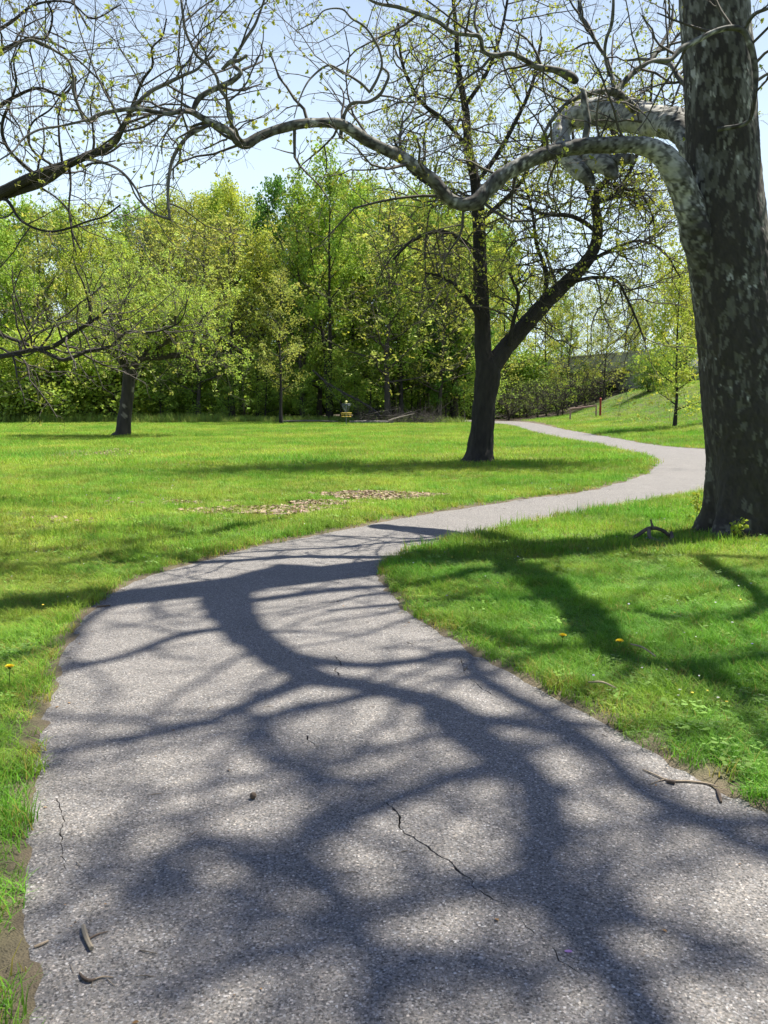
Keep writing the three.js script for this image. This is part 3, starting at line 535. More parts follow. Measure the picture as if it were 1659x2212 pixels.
// ------------------------------------------------------------------ forked tree in the meadow beside the bend
{
  const R = rng(411), limbs = [];
  const tree = thing('forked_tree', 'dark forked trunk splitting low down, beside the path bend, with new yellow green leaves', 'tree');
  const bark = darkBark(0.042, 0.034, 0.025), D = 23.3;
  const rel = (p) => 1 + noise(p.x * 11, p.y * 1.7, p.z * 11) * 0.11 + noise(p.x * 24, p.y * 4, p.z * 24) * 0.05;
  branchMesh('trunk', traced([[1033, 1006, 88, D], [1035, 990, 66], [1038, 965, 55], [1041, 935, 50], [1046, 870, 48], [1052, 825, 52], [1054, 797, 54], [1044, 762, 36], [1042, 710, 33], [1040, 650, 31], [1037, 580, 29], [1035, 500, 27], [1033, 450, 25], [1026, 390, 21], [1012, 320, 18], [1006, 240, 15], [990, 150, 12], [985, 60, 9], [975, -40, 6]].map((a) => [...a.slice(0, 3), D])), 0.04, 44, bark, BARK, tree, rel);
  const add = (rows, tw = 1) => { const b = traced(rows); if (rows[0][2] < 17) b.rads = b.rads.map((r) => r * 0.78); limbs.push({ ...b, tw }); };
  add([[1052, 822, 34, D], [1066, 790, 40, D], [1092, 752, 37], [1130, 708, 35], [1172, 660, 33], [1222, 612, 30], [1262, 572, 27], [1286, 530, 24], [1291, 482, 21], [1286, 440, 18], [1291, 412, 16], [1312, 388, 13], [1330, 330, 12], [1320, 250, 9], [1340, 170, 6, 24.5]]);
  add([[1288, 500, 11, 23.4], [1262, 480, 13], [1230, 466, 12], [1176, 462, 9], [1120, 440, 6, 22.6]]);
  add([[1291, 440, 11, 23.5], [1270, 412, 13], [1262, 370, 10], [1240, 310, 8], [1236, 230, 6, 24]]);
  add([[1310, 395, 9, 23.6], [1350, 408, 8], [1385, 420, 6], [1410, 470, 5], [1416, 530, 4, 23]]);
  add([[1225, 612, 13, 23.5], [1280, 600, 9], [1330, 605, 8], [1352, 640, 7], [1375, 690, 6], [1396, 745, 4, 22.6]]);
  add([[1262, 572, 12, 23.5], [1320, 540, 9], [1380, 520, 7], [1430, 540, 6], [1470, 600, 4, 24]]);
  add([[1175, 655, 16, 23.5], [1180, 590, 12], [1160, 530, 10], [1150, 460, 8], [1130, 380, 6, 24]]);
  add([[1100, 745, 14, 23.2], [1110, 690, 11], [1120, 640, 9], [1100, 590, 6, 22.8]]);
  add([[1038, 690, 14, 23.2], [1005, 640, 11], [960, 600, 9], [920, 590, 6, 22.4]]);
  add([[1036, 560, 11, 23.3], [1000, 520, 13], [950, 500, 11], [890, 520, 9], [850, 560, 6, 22.5]]);
  add([[1033, 460, 11, 23.3], [980, 420, 13], [930, 400, 11], [880, 360, 9], [850, 300, 6, 22.4]]);
  add([[1026, 400, 11, 23.4], [1070, 340, 13], [1110, 270, 11], [1150, 180, 9], [1170, 80, 6, 24]]);
  add([[1012, 320, 11, 23.4], [960, 260, 12], [910, 220, 10], [870, 140, 8], [860, 50, 6, 23]]);
  add([[1004, 230, 12, 23.4], [1050, 160, 10], [1080, 80, 8], [1100, -20, 6, 24]]);
  add([[1034, 480, 11, 23.4], [1080, 440, 12], [1120, 400, 10], [1160, 330, 8], [1210, 260, 6, 22.6]]);
  add([[1286, 440, 11, 23.5], [1330, 420, 12], [1370, 350, 10], [1400, 260, 8], [1410, 160, 6, 24.4]]);
  add([[1330, 330, 10, 23.8], [1390, 300, 9], [1440, 250, 7], [1470, 180, 5, 24.6]]);
  for (const l of limbs) branchMesh('limb', l, 0.09, 14, bark, BARK, tree, rel);
  const out = { twigs: [], tips: [] };
  for (const l of [...limbs, traced([[1040, 650, 36, D], [1035, 500, 30, D], [1026, 390, 25, D], [1006, 240, 18, D], [985, 60, 10, D]])]) sprout(R, l, 0, { per: [4.4, 3.6, 3.2], len: [2.0, 0.95, 0.45], lean: [0.4, 0.6, 0.7], lift: [-0.02, -0.1, -0.1], rad: [0.024, 0.011, 0.007], seg: [8, 5, 3], bend: 0.8, up: -0.03, leaf: 0.2, leafLvl: 1, from: [0.2, 0.1, 0.1] }, out);
  twigMesh(out.twigs, twigTone(0.085, 0.07, 0.05), tree);
  foliage(R, out.tips, leafCluster(9, 4, 0.06, 0.07, 0.045), leafMat(0.36, 0.45, 0.07, 0.5), 0.6, 1.4, tree, null, 0.06);
  console.log('fork twigs', out.twigs.length, 'tips', out.tips.length);
}

// ------------------------------------------------------------------ low spreading tree out in the meadow
{
  const R = rng(512), limbs = [], D = 42;
  const tree = thing('crab_apple_tree', 'low spreading tree with leaning flaking trunk standing alone in the meadow', 'tree');
  const bark = (p) => { const s = 0.8 + 0.5 * noise(p.x * 8, p.y * 2, p.z * 8), c = cells(p.x * 5, p.y * 4, p.z * 5); return p.y < 2.6 && c[2] < 0.13 ? [0.3 * s, 0.26 * s, 0.19 * s] : [0.062 * s, 0.05 * s, 0.036 * s]; };
  const rel = (p) => 1 + noise(p.x * 9, p.y * 1.7, p.z * 9) * 0.12;
  branchMesh('trunk', traced([[262, 947, 46, D], [265, 938, 35], [267, 920, 30], [270, 895, 28], [274, 865, 27], [277, 835, 26], [278, 812, 26], [272, 790, 15], [266, 770, 12], [262, 740, 9], [250, 700, 6, 42.6]].map((a, i) => [a[0], a[1], a[2], D])), 0.06, 24, bark, BARK, tree, rel);
  const add = (rows) => limbs.push(traced(rows));
  add([[279, 820, 18, D], [288, 795, 18], [298, 778, 17], [318, 771, 15], [345, 772, 13], [372, 768, 13], [395, 770, 11], [415, 778, 9], [430, 800, 6, 41]]);
  add([[300, 778, 11, D], [320, 752, 9], [318, 720, 8], [330, 680, 6], [325, 630, 4, 43]]);
  add([[338, 771, 9, D], [342, 735, 8], [350, 700, 6], [385, 650, 4, 41]]);
  add([[395, 770, 7, 41.8], [415, 745, 6], [425, 710, 5], [450, 670, 3.5, 42]]);
  add([[274, 800, 11, D], [250, 770, 9], [225, 750, 7], [200, 725, 5, 41]]);
  add([[266, 770, 9, D], [280, 720, 7], [270, 660, 6], [285, 600, 4, 43]]);
  add([[300, 778, 8, D], [290, 740, 7], [240, 690, 6], [215, 640, 4, 44]]);
  add([[320, 771, 8, D], [350, 745, 7], [400, 720, 6], [470, 700, 4, 44]]);
  add([[320, 771, 8, D], [345, 750, 7], [370, 730, 6], [380, 680, 4, 39]]);
  add([[280, 800, 8, D], [265, 765, 7], [255, 720, 6], [260, 670, 4, 39]]);
  for (const l of limbs) branchMesh('limb', l, 0.15, 10, bark, BARK, tree, rel);
  const out = { twigs: [], tips: [] };
  for (const l of limbs) sprout(R, l, 0, { per: [4.4, 3, 2.4], len: [1.9, 1.0, 0.5], lean: [0.5, 0.6, 0.7], lift: [0.6, 0.25, 0.1], rad: [0.03, 0.014, 0.009], seg: [6, 4, 3], bend: 0.7, up: 0.04, leaf: 0.36, leafLvl: 1, from: [0.15, 0.1, 0.1] }, out);
  twigMesh(out.twigs, twigTone(0.09, 0.075, 0.055), tree);
  foliage(R, out.tips, leafCluster(11, 7, 0.15, 0.1, 0.07), leafMat(0.36, 0.52, 0.085, 0.5), 0.6, 1.25, tree, null, 0.1);
  console.log('apple twigs', out.twigs.length, 'tips', out.tips.length);
}

// ------------------------------------------------------------------ trees of the wood
function makeTree(name, seed, o) {
  const R = rng(seed), g = new THREE.Group(); g.name = name;
  const H = o.h, bark = darkBark(...(o.bark ?? [0.04, 0.034, 0.027]));
  const stems = [];
  const n = o.stems ?? 1;
  for (let s = 0; s < n; s++) {
    const P = [], Q = [], a = R() * 6.28, lean = (o.lean ?? 0.05) * (n > 1 ? 2.5 : 1);
    let x = 0, z = 0;
    for (let k = 0; k <= 10; k++) { const t = k / 10; P.push(v3(x, t * H * (n > 1 && s ? 0.88 : 0.97) - (k ? 0 : 0.25), z)); Q.push(lerp(o.r, 0.02, Math.pow(t, 0.8)) * (k ? 1 : 1.5) * (n > 1 ? 0.75 : 1)); x += Math.cos(a) * lean * H * 0.1 * (0.3 + t) + (R() - 0.5) * 0.05 * H * 0.2; z += Math.sin(a) * lean * H * 0.1 * (0.3 + t) + (R() - 0.5) * 0.05 * H * 0.2; }
    stems.push({ pts: P, rads: Q });
  }
  const tg = new Geo();
  for (const s of stems) { const [P, Q] = resample(s.pts, s.rads, 0.3); tube(tg, P, Q, 9, { color: bark, relief: (p) => 1 + noise(p.x * 6, p.y * 1.2, p.z * 6) * 0.12 }); }
  part('trunk', tg.build(true), BARK, g);
  const twigs = [], tips = [];
  for (const s of stems) {
    const m = Math.round(o.branches / n);
    for (let i = 0; i < m; i++) {
      const t = lerp(o.base, 0.98, (i + R() * 0.8) / m), a = along(s, t), az = i * 2.4 + R() * 0.8, q = (t - o.base) / (1 - o.base);
      const len = o.spread * Math.pow(Math.sin(Math.PI * lerp(o.low ?? 0.22, 0.97, q)), 0.7) * (0.75 + 0.5 * R());
      const el = lerp(o.el0 ?? 0.35, o.el1 ?? 1.1, q), d = v3(Math.cos(az) * Math.cos(el), Math.sin(el), Math.sin(az) * Math.cos(el));
      const b = wander(R, a.p, d, len, 7, 0.35, 0.05, Math.min(a.r * 0.55, 0.012 + len * 0.016), 0.012);
      twigs.push(b);
      const kids = Math.round(len * (o.kids ?? 2.4));
      for (let j = 0; j < kids; j++) {
        const t2 = lerp(0.2, 1, (j + R()) / kids), c = along(b, Math.min(t2, 1)), e = c.d.clone().multiplyScalar(0.5).add(v3(R() - 0.5, R() - 0.35, R() - 0.5).normalize());
        const w = wander(R, c.p, e, (0.5 + R()) * lerp(1.3, 0.7, t2) * (o.kidLen ?? 1), 4, 0.5, 0.03, 0.011, 0.006);
        twigs.push(w);
        for (let k = 1; k < 5; k++) for (let r = 0; r < o.leaf; r++) if (R() < Math.min(1, o.leaf - r)) tips.push({ p: w.pts[k] });
      }
    }
  }
  const bg = new Geo();
  for (const t of twigs) tube(bg, t.pts, t.rads, t.rads[0] > 0.03 ? 5 : 3, { color: bark, cap: false });
  part('branches', bg.build(), TWIG, g, 'stuff');
  const f = foliage(R, tips, o.cluster, o.mat, o.s0 ?? 0.7, o.s1 ?? 1.4, g, null, o.jit ?? 0.25);
  f.name = 'crown';
  g.userData.h = H;
  console.log(name, 'twigs', twigs.length, 'clumps', tips.length);
  return g;
}
const CL1 = leafCluster(21, 10, 0.36, 0.18, 0.12), CL2 = leafCluster(22, 12, 0.44, 0.22, 0.15), CL3 = leafCluster(23, 7, 0.3, 0.15, 0.09);
const MAT = { lime: leafMat(0.42, 0.54, 0.085, 0.5), limeB: leafMat(0.36, 0.52, 0.08, 0.5), mid: leafMat(0.22, 0.38, 0.05, 0.5), midB: leafMat(0.29, 0.46, 0.065, 0.5), dark: leafMat(0.12, 0.27, 0.04, 0.45), olive: leafMat(0.40, 0.49, 0.1, 0.5) };
const proto = {
  ash: makeTree('ash', 901, { h: 19, r: 0.27, base: 0.3, branches: 26, spread: 4.0, kids: 2.9, leaf: 0.95, cluster: CL1, mat: MAT.lime, el0: 0.3, el1: 1.15, kidLen: 1.2 }),
  poplar: makeTree('poplar', 902, { h: 20, r: 0.26, base: 0.28, branches: 30, spread: 3.6, kids: 3, leaf: 0.95, cluster: CL1, mat: MAT.limeB, el0: 0.5, el1: 1.25, kidLen: 1.2 }),
  maple: makeTree('maple', 903, { h: 22, r: 0.36, base: 0.33, branches: 32, spread: 5.0, kids: 2.4, leaf: 0.95, cluster: CL2, mat: MAT.mid, el0: 0.5, el1: 1.2, stems: 2, lean: 0.06, kidLen: 1.3 }),
  elm: makeTree('elm', 904, { h: 17, r: 0.24, base: 0.24, branches: 30, spread: 4.2, kids: 2.5, leaf: 1.0, cluster: CL2, mat: MAT.midB, el0: 0.25, kidLen: 1.2 }),
  linden: makeTree('linden', 905, { h: 18, r: 0.2, base: 0.16, branches: 30, spread: 3.6, kids: 2.4, leaf: 1.4, cluster: CL2, mat: MAT.dark, el0: 0.3 }),
  birch: makeTree('birch', 906, { h: 15, r: 0.16, base: 0.2, branches: 30, spread: 3.2, kids: 3, leaf: 0.6, cluster: CL3, mat: MAT.olive, el0: 0.25, s0: 0.8, s1: 1.5 }),
  sapling: makeTree('sapling', 907, { h: 9, r: 0.1, base: 0.1, branches: 24, spread: 2.6, kids: 3, leaf: 1.0, cluster: CL1, mat: MAT.midB, el0: 0.25, s0: 0.6, s1: 1.2 }),
  bare: makeTree('bare', 908, { h: 13, r: 0.14, base: 0.15, branches: 34, spread: 3.4, kids: 3.4, leaf: 0.28, cluster: CL3, mat: MAT.olive, el0: 0.2, bark: [0.085, 0.07, 0.055], s0: 0.9, s1: 1.6, kidLen: 1.3 }),
  shrub: makeTree('shrub', 909, { h: 4, r: 0.07, base: 0.03, branches: 36, spread: 2.4, kids: 3, leaf: 0.95, cluster: CL1, mat: MAT.mid, el0: 0.1, el1: 1.1, stems: 4, lean: 0.3, low: 0.5, s0: 0.6, s1: 1.15 }),
  thicket: makeTree('thicket', 910, { h: 5, r: 0.06, base: 0.03, branches: 40, spread: 2.6, kids: 4.5, leaf: 0.05, cluster: CL3, mat: MAT.midB, el0: 0.1, el1: 1.1, stems: 5, lean: 0.3, low: 0.5, bark: [0.055, 0.043, 0.034] }),
};
function plantTree(kind, name, label, group, u, vTop, D, turn, mat, wide = 1) {
  const g = proto[kind].clone(); g.name = numbered(name);
  const x = (u - 829.5) / 1916 * D * 1.0, h = pin(u, vTop, D).y, y = land(x, -D) - 0.03, s = (h - y) / proto[kind].userData.h;
  g.position.set(x, y, -D); g.rotation.y = turn; g.scale.set(s * wide, s, s * wide);
  scene.add(g);
  if (mat) g.children.forEach((c) => { if (c.name === 'crown') c.material = mat; });
  return tag(g, label, 'tree', group);
}
{
  const R = rng(1234);
  const W = 'trees of the wood beyond the meadow';
  const L = {
    ash: ['slender_tree', 'slender yellow green tree in the edge of the wood behind the meadow'],
    poplar: ['upright_tree', 'tall upright pale green tree in the wood behind the meadow'],
    maple: ['leafy_tree', 'broad mid green tree with two stems in the wood behind the meadow'],
    elm: ['woodland_tree', 'bushy mid green tree leafed almost to the ground in the wood'],
    linden: ['shady_tree', 'dark green densely leafed tree within the wood'],
    birch: ['thin_tree', 'thin tree just coming into olive leaf at the edge of the wood'],
    bare: ['bare_tree', 'nearly bare grey brown tree with few buds in the wood'],
    sapling: ['sapling', 'young small leafy tree under the tall trees of the wood'],
  };
  const tone = new Map([[MAT.lime, 'yellow green'], [MAT.limeB, 'pale green'], [MAT.mid, 'mid green'], [MAT.midB, 'fresh green'], [MAT.olive, 'olive green'], [MAT.dark, 'dark green']]);
  const form = { ash: 'slender loosely branched', poplar: 'tall upright', maple: 'broad two stemmed', elm: 'bushy low branched', linden: 'dense leafed', birch: 'thin sparsely leafed', bare: 'almost bare twiggy', sapling: 'small young' };
  const put = (k, u, v, D, mat, wide) => plantTree(k, L[k][0], form[k] + ' ' + tone.get(mat ?? proto[k].children[2].material) + ' tree ' + (u > 1075 ? 'beside the bridge' : D < 79 ? 'at the meadow edge of the wood' : D < 88 ? 'just inside the wood' : 'deep within the wood'), u > 1075 ? 'trees round the bridge' : W, u, v, D, R() * 6.3, mat, wide);
  // single ones that stand out
  plantTree('maple', 'tall_maple', 'tallest tree of the wood, dark forked stem and airy fresh green crown', null, 712, 335, 72, 0.8, MAT.midB, 0.95);
  plantTree('linden', 'dark_tree', 'narrow dark green tree rising between two paler trees of the wood', null, 605, 405, 78, 1.1, MAT.dark, 0.8);
  plantTree('birch', 'pale_trunk_tree', 'thin leaved tree with pale brown trunk standing before the wood near the basket', null, 608, 590, 63, 2.2, MAT.olive, 1.1);
  // first row
  for (const [k, u, v, D, m, w] of [
    ['ash', -60, 440, 74], ['elm', 30, 500, 72], ['bare', 90, 470, 74], ['poplar', 150, 440, 79], ['ash', 205, 500, 75], ['elm', 262, 520, 76, MAT.limeB], ['bare', 330, 480, 76], ['poplar', 375, 415, 80, MAT.lime], ['ash', 425, 420, 77, MAT.olive],
    ['poplar', 470, 388, 82], ['poplar', 525, 385, 80, MAT.lime], ['ash', 560, 500, 74], ['elm', 655, 560, 74], ['elm', 770, 480, 78], ['poplar', 790, 372, 84, MAT.midB], ['maple', 850, 410, 80, MAT.midB], ['elm', 868, 545, 71], ['maple', 920, 430, 78], ['elm', 975, 470, 76], ['linden', 945, 640, 73], ['linden', 1000, 600, 76],
    ['ash', 1010, 430, 84], ['birch', 1090, 560, 82], ['birch', 1175, 590, 86], ['bare', 1220, 610, 82], ['birch', 1265, 620, 88], ['bare', 1300, 640, 78], ['birch', 1340, 590, 92], ['bare', 1385, 610, 90], ['birch', 1430, 560, 94], ['elm', 1480, 600, 98, MAT.olive], ['birch', 1540, 520, 92], ['ash', 1640, 480, 96], ['ash', 1740, 470, 92],
    // second row
    ['poplar', -90, 420, 92], ['ash', 0, 430, 94], ['elm', 70, 450, 90], ['poplar', 115, 435, 96], ['maple', 190, 450, 92], ['ash', 240, 440, 94], ['elm', 300, 460, 92, MAT.mid], ['poplar', 340, 440, 98], ['maple', 400, 450, 94, MAT.midB], ['elm', 450, 450, 92], ['maple', 510, 440, 96], ['poplar', 570, 430, 98], ['elm', 640, 470, 92], ['maple', 690, 450, 98], ['elm', 745, 420, 94], ['maple', 820, 420, 96], ['poplar', 880, 420, 98], ['elm', 950, 430, 94], ['maple', 1040, 470, 98], ['elm', 1080, 520, 104], ['birch', 1150, 590, 104], ['elm', 1210, 640, 110], ['birch', 1290, 620, 108], ['elm', 1360, 660, 112], ['birch', 1420, 620, 110], ['elm', 1500, 620, 114], ['elm', 1580, 590, 112],
  ]) put(k, u, v, D, m, w);
  // undergrowth trees along the edge
  for (let i = 0; i < 30; i++) { const u = -60 + i * 39 + R() * 20, t = R(); if (u > 1075) break; if (u > 260 && i % 2) continue; put('sapling', u, (u < 260 ? 715 : 735) + R() * 75, 70 + R() * 5, u < 260 ? MAT.limeB : t < 0.6 ? MAT.mid : MAT.midB, 1.3); }
  for (let i = 0; i < 13; i++) { const u = -100 + i * 92 + R() * 40; put('sapling', u, 700 + R() * 60, 82 + R() * 16, MAT.mid, 1.5); }
  for (let i = 0; i < 13; i++) { const k = ['elm', 'maple', 'ash', 'linden'][i % 4], g = proto[k].clone(), q = 0.85 + R() * 0.25, x = -36 + i * 6 + R() * 3; g.name = numbered('park_tree'); g.position.set(x, land(x, 26) - 0.05, 22 + R() * 12); g.rotation.y = R() * 6; g.scale.setScalar(q); scene.add(g); tag(g, 'leafy park tree standing back from the near end of the path', 'tree', 'park trees at the near end of the path'); }
  const bush = (k, name, label, group, u, h, D, mat, wide) => { const g = plantTree(k, name, label, group, u, 800, D, R() * 6.3, mat, 1), q = h / proto[k].userData.h; g.scale.set(q * wide, q, q * wide); g.userData.category = 'shrub'; return g; };
  const B = 'bushes under the edge of the wood';
  for (const [u, D, h, w] of [[430, 71, 15, 1], [505, 74, 16, 1], [655, 73, 17, 0.9], [690, 77, 18, 1], [838, 70, 17, 1.2], [866, 73, 16, 1], [905, 76, 17, 0.9], [948, 72, 15, 0.9], [985, 75, 16, 1], [560, 76, 15, 1], [350, 74, 16, 1]]) { const g = proto.bare.clone(), q = h / 13; g.name = numbered('dark_stem_tree'); const x = (u - 829.5) / 1916 * D; g.position.set(x, land(x, -D) - 0.05, -D); g.rotation.y = R() * 6; g.scale.set(q * w * 1.25, q, q * w * 1.25); scene.add(g); tag(g, 'dark bare lower stem of a slim tree standing in the shaded wood edge', 'tree', 'dark stems in the wood edge'); }
  for (let i = 0; i < 34; i++) { const u = -80 + i * 35 + R() * 24; if (u > 1000) break; if (u > 260 && i % 3 !== 1) continue; if (u > 690 && u < 950) continue; const t = R(); bush('shrub', 'bush', (u < 260 ? 'pale green bush' : u < 640 ? 'mid green bush' : 'low leafy bush') + (u < 260 ? ' massed under the trees beyond the lone meadow tree' : u < 640 ? ' between the lone meadow tree and the basket, under the wood' : ' near the brush heap under the wood'), B, u, (u < 260 ? 4.2 : 1.2) + R() * (u < 260 ? 2.2 : 1.4), 70 + R() * 5, u < 260 ? MAT.limeB : MAT.mid, 1.3); }
  for (let i = 0; i < 26; i++) { const u = -120 + i * 62 + R() * 30; if (u > 1060) break; bush('shrub', 'inner_bush', 'shaded bush deep within the wood', 'bushes deep within the wood', u, 5 + R() * 3, 84 + R() * 14, MAT.mid, 1.7); }
  for (let i = 0; i < 12; i++) { const u = 1085 + i * 21 + R() * 14; bush('thicket', 'thicket', 'leafless brown thicket in the shade beside the far end of the path', 'brown thickets by the bridge', u, 2.2 + R() * 1.3, 75 + R() * 6, null, 1.2); }
  for (let i = 0; i < 9; i++) { const u = 1095 + i * 26 + R() * 14; bush('shrub', 'inner_bush', 'shaded bush deep within the wood', 'bushes deep within the wood', u, 2 + R() * 1.2, 84 + R() * 5, MAT.mid, 1.5); }
  for (const [u, D, h] of [[1395, 70, 2.6], [1425, 69, 2.2], [1450, 72, 2.8]]) bush('shrub', 'bank_bush', 'round dark green bush on the crest of the grassy bank', 'bushes on the bank', u, h, D, MAT.mid, 1);
  // small tree on the bank
  const t = plantTree('sapling', 'young_tree', 'small young tree with yellow green leaves and straight trunk on the grassy bank', null, 1455, 560, 46, 0.5, MAT.lime, 1.0);
}

// ------------------------------------------------------------------ far woodland closing the view
{
  const R = rng(660), list = [];
  for (let i = 0; i < 16000; i++) { const x = -75 + R() * 165, D = 116 + R() * 16, h = (8 + 5 * fbm(x * 0.08, 3, 1, 3)) * (x > 22 ? 0.62 : 1); list.push(placed(v3(x, Math.pow(R(), 0.8) * h, -D), R() * 6.3, R() * 6.3, R() * 6.3, 1.8 + R() * 1.6)); }
  tag(copies('distant_woodland', CL2, leafMat(0.2, 0.31, 0.055, 0.45), list, scene, () => { const a = 0.6 + R() * 0.7; return [a, a, a]; }), 'hazy green woodland closing the view behind the wood', 'woodland', null, 'stuff');
}

// ------------------------------------------------------------------ grass
const blades = (seed, n, spread, h, w, lean, seg = 2) => {
  const R = rng(seed), g = new Geo();
  for (let i = 0; i < n; i++) {
    const a = R() * 6.283, q = spread * Math.sqrt(R()), x = Math.cos(a) * q, z = Math.sin(a) * q, az = R() * 6.283, L = h * (0.55 + 0.7 * R()), k = lean * (0.3 + R()), wd = w * (0.7 + 0.6 * R()), sx = -Math.sin(az), sz = Math.cos(az), b = g.count;
    for (let j = 0; j <= seg; j++) {
      const t = j / seg, bend = k * t * t * L, y = L * t * (1 - 0.25 * k * t), ww = wd * (1 - t * 0.85) / 2;
      g.p.push(x + Math.cos(az) * bend - sx * ww, y, z + Math.sin(az) * bend - sz * ww, x + Math.cos(az) * bend + sx * ww, y, z + Math.sin(az) * bend + sz * ww);
      if (j) { const c = b + j * 2; g.i.push(c - 2, c - 1, c, c, c - 1, c + 1); }
    }
  }
  return g.build(true);
};
{
  const R = rng(4242);
  const near = blades(1, 18, 0.055, 0.066, 0.0046, 1.15), midG = blades(2, 14, 0.1, 0.085, 0.008, 0.9), far = blades(3, 12, 0.24, 0.1, 0.018, 0.9, 1);
  const mat = leafMat(0.25, 0.40, 0.03, 0.45);
  const lay = (D0, D1, perM2, xr) => {
    const list = [], tint = [];
    const dD = 0.25;
    for (let D = D0; D < D1; D += dD) {
      const xl = -(0.48 * D + 1.6), xh = 0.48 * D + 1.6, n = Math.round((xh - xl) * dD * perM2(D));
      for (let i = 0; i < n; i++) {
        const x = lerp(xl, xh, R()), z = -(D + R() * dD), d = SD(x, z);
        if (d < 0.03 + 0.05 * noise(x * 3, 1, z * 3)) continue;
        const b = bare(x, z), w = wood(x, z);
        if (R() < b * 0.85 + w * 0.97 || (d < 0.14 && R() < 0.45)) continue;
        if (Math.hypot(x - 4.44, z + 10.7) < 0.55) continue;
        const t = thin(x, z), c = 0.5 + 0.5 * fbm(x * 0.8, 5, z * 0.8, 3) * 2, edge = 1 - sstep(d, 0.05, 0.3);
        const clump = 0.6 + 0.95 * clamp(0.5 + fbm(x * 2.3, 6, z * 2.3, 3) * 1.7, 0, 1);
        list.push(placed(v3(x, land(x, z) - 0.006, z), (R() - 0.5) * 0.35, R() * 6.3, (R() - 0.5) * 0.35, 0.8 + R() * 0.45, clump * (0.75 + R() * 0.5) * (1 + edge * 0.15) * (1 - 0.3 * t)));
        const y = clamp(t * 0.75 + (R() - 0.5) * 0.45 + fbm(x * 1.7, 21, z * 1.7, 3) * 0.7, 0, 1), a = (0.72 + 0.5 * R()) * (1 + 0.5 * fbm(x * 0.7, 31, z * 0.7, 3)), straw = R() < 0.05 + 0.12 * t + 0.12 * edge;
        tint.push(straw ? [1.45 * a, 0.8 * a, 2 * a] : [a * lerp(0.58, 1.5, y), a * lerp(0.88, 1.12, y), a * lerp(0.7, 1.5, y)]);
      }
    }
    return [list, tint];
  };
  const sets = [['grass', near, lay(1.6, 9, (D) => 820), 'short bright green mown grass close beside the path'], ['grass', midG, lay(9, 22, (D) => lerp(330, 170, (D - 9) / 13)), 'short mown grass of the meadow round the bend'], ['grass', far, lay(22, 76, (D) => lerp(62, 17, (D - 22) / 54)), 'sunlit mown meadow grass in front of the wood']];
  for (const [n, g, [l, t], lab] of sets) { console.log(lab, l.length); tag(copies(numbered(n), g, mat, l, scene, (i) => t[i]), lab, 'grass', null, 'stuff'); }
  const cl = [], ct = [], clover = (() => { const q = rng(61), g = new Geo(); for (let i = 0; i < 14; i++) { const a = q() * 6.3, r = 0.07 * Math.sqrt(q()), x = Math.cos(a) * r, z = Math.sin(a) * r, y = 0.045 + q() * 0.03, s = 0.009 + q() * 0.008, b = g.count, t = (q() - 0.5) * 0.8; for (let k = 0; k < 6; k++) { const c = k / 6 * 6.283; g.p.push(x + Math.cos(c) * s, y + Math.sin(c) * s * t, z + Math.sin(c) * s); } for (let k = 1; k < 5; k++) g.i.push(b, b + k + 1, b + k); } return g.build(true); })();
  for (let i = 0; i < 60000 && cl.length < 700; i++) { const D = 2.5 + Math.pow(R(), 1.6) * 24, x = (R() - 0.5) * (D + 2), z = -D; if (SD(x, z) < 0.12 || bare(x, z) > 0.2 || R() > 0.04 + sstep(fbm(x * 0.9, 12, z * 0.9, 3), 0.1, 0.5) * 0.5) continue; cl.push(placed(v3(x, land(x, z), z), 0, R() * 6.3, 0, 0.55 + R() * 0.35)); const a = 0.6 + R() * 0.5; ct.push([a, a, a]); }
  tag(copies('clover', clover, leafMat(0.2, 0.36, 0.045, 0.4), cl, scene, (i) => ct[i]), 'patches of round leaved clover growing through the mown grass', 'clover', null, 'stuff');
  // rank growth along the edge of the wood and on the rough bank
  const tall = blades(5, 12, 0.2, 0.5, 0.03, 0.7, 2), l = [];
  for (let i = 0; i < 5200; i++) { const x = -34 + R() * 44, D = 66.5 + R() * 6 + fbm(x * 0.12, 9, 3, 2) * 4; if (SD(x, -D) < 0.5) continue; l.push(placed(v3(x, land(x, -D), -D), 0, R() * 6.3, 0, 0.7 + R() * 0.7, 0.4 + R() * 0.9 * (x < -12 ? 1.2 : 0.7))); }
  tag(copies('tall_weeds', tall, leafMat(0.24, 0.36, 0.06, 0.45), l, scene, () => { const a = 0.6 + R() * 0.6; return [a * (0.9 + R() * 0.4), a, a]; }), 'rank tall weeds along the edge of the wood', 'weeds', null, 'stuff');
}

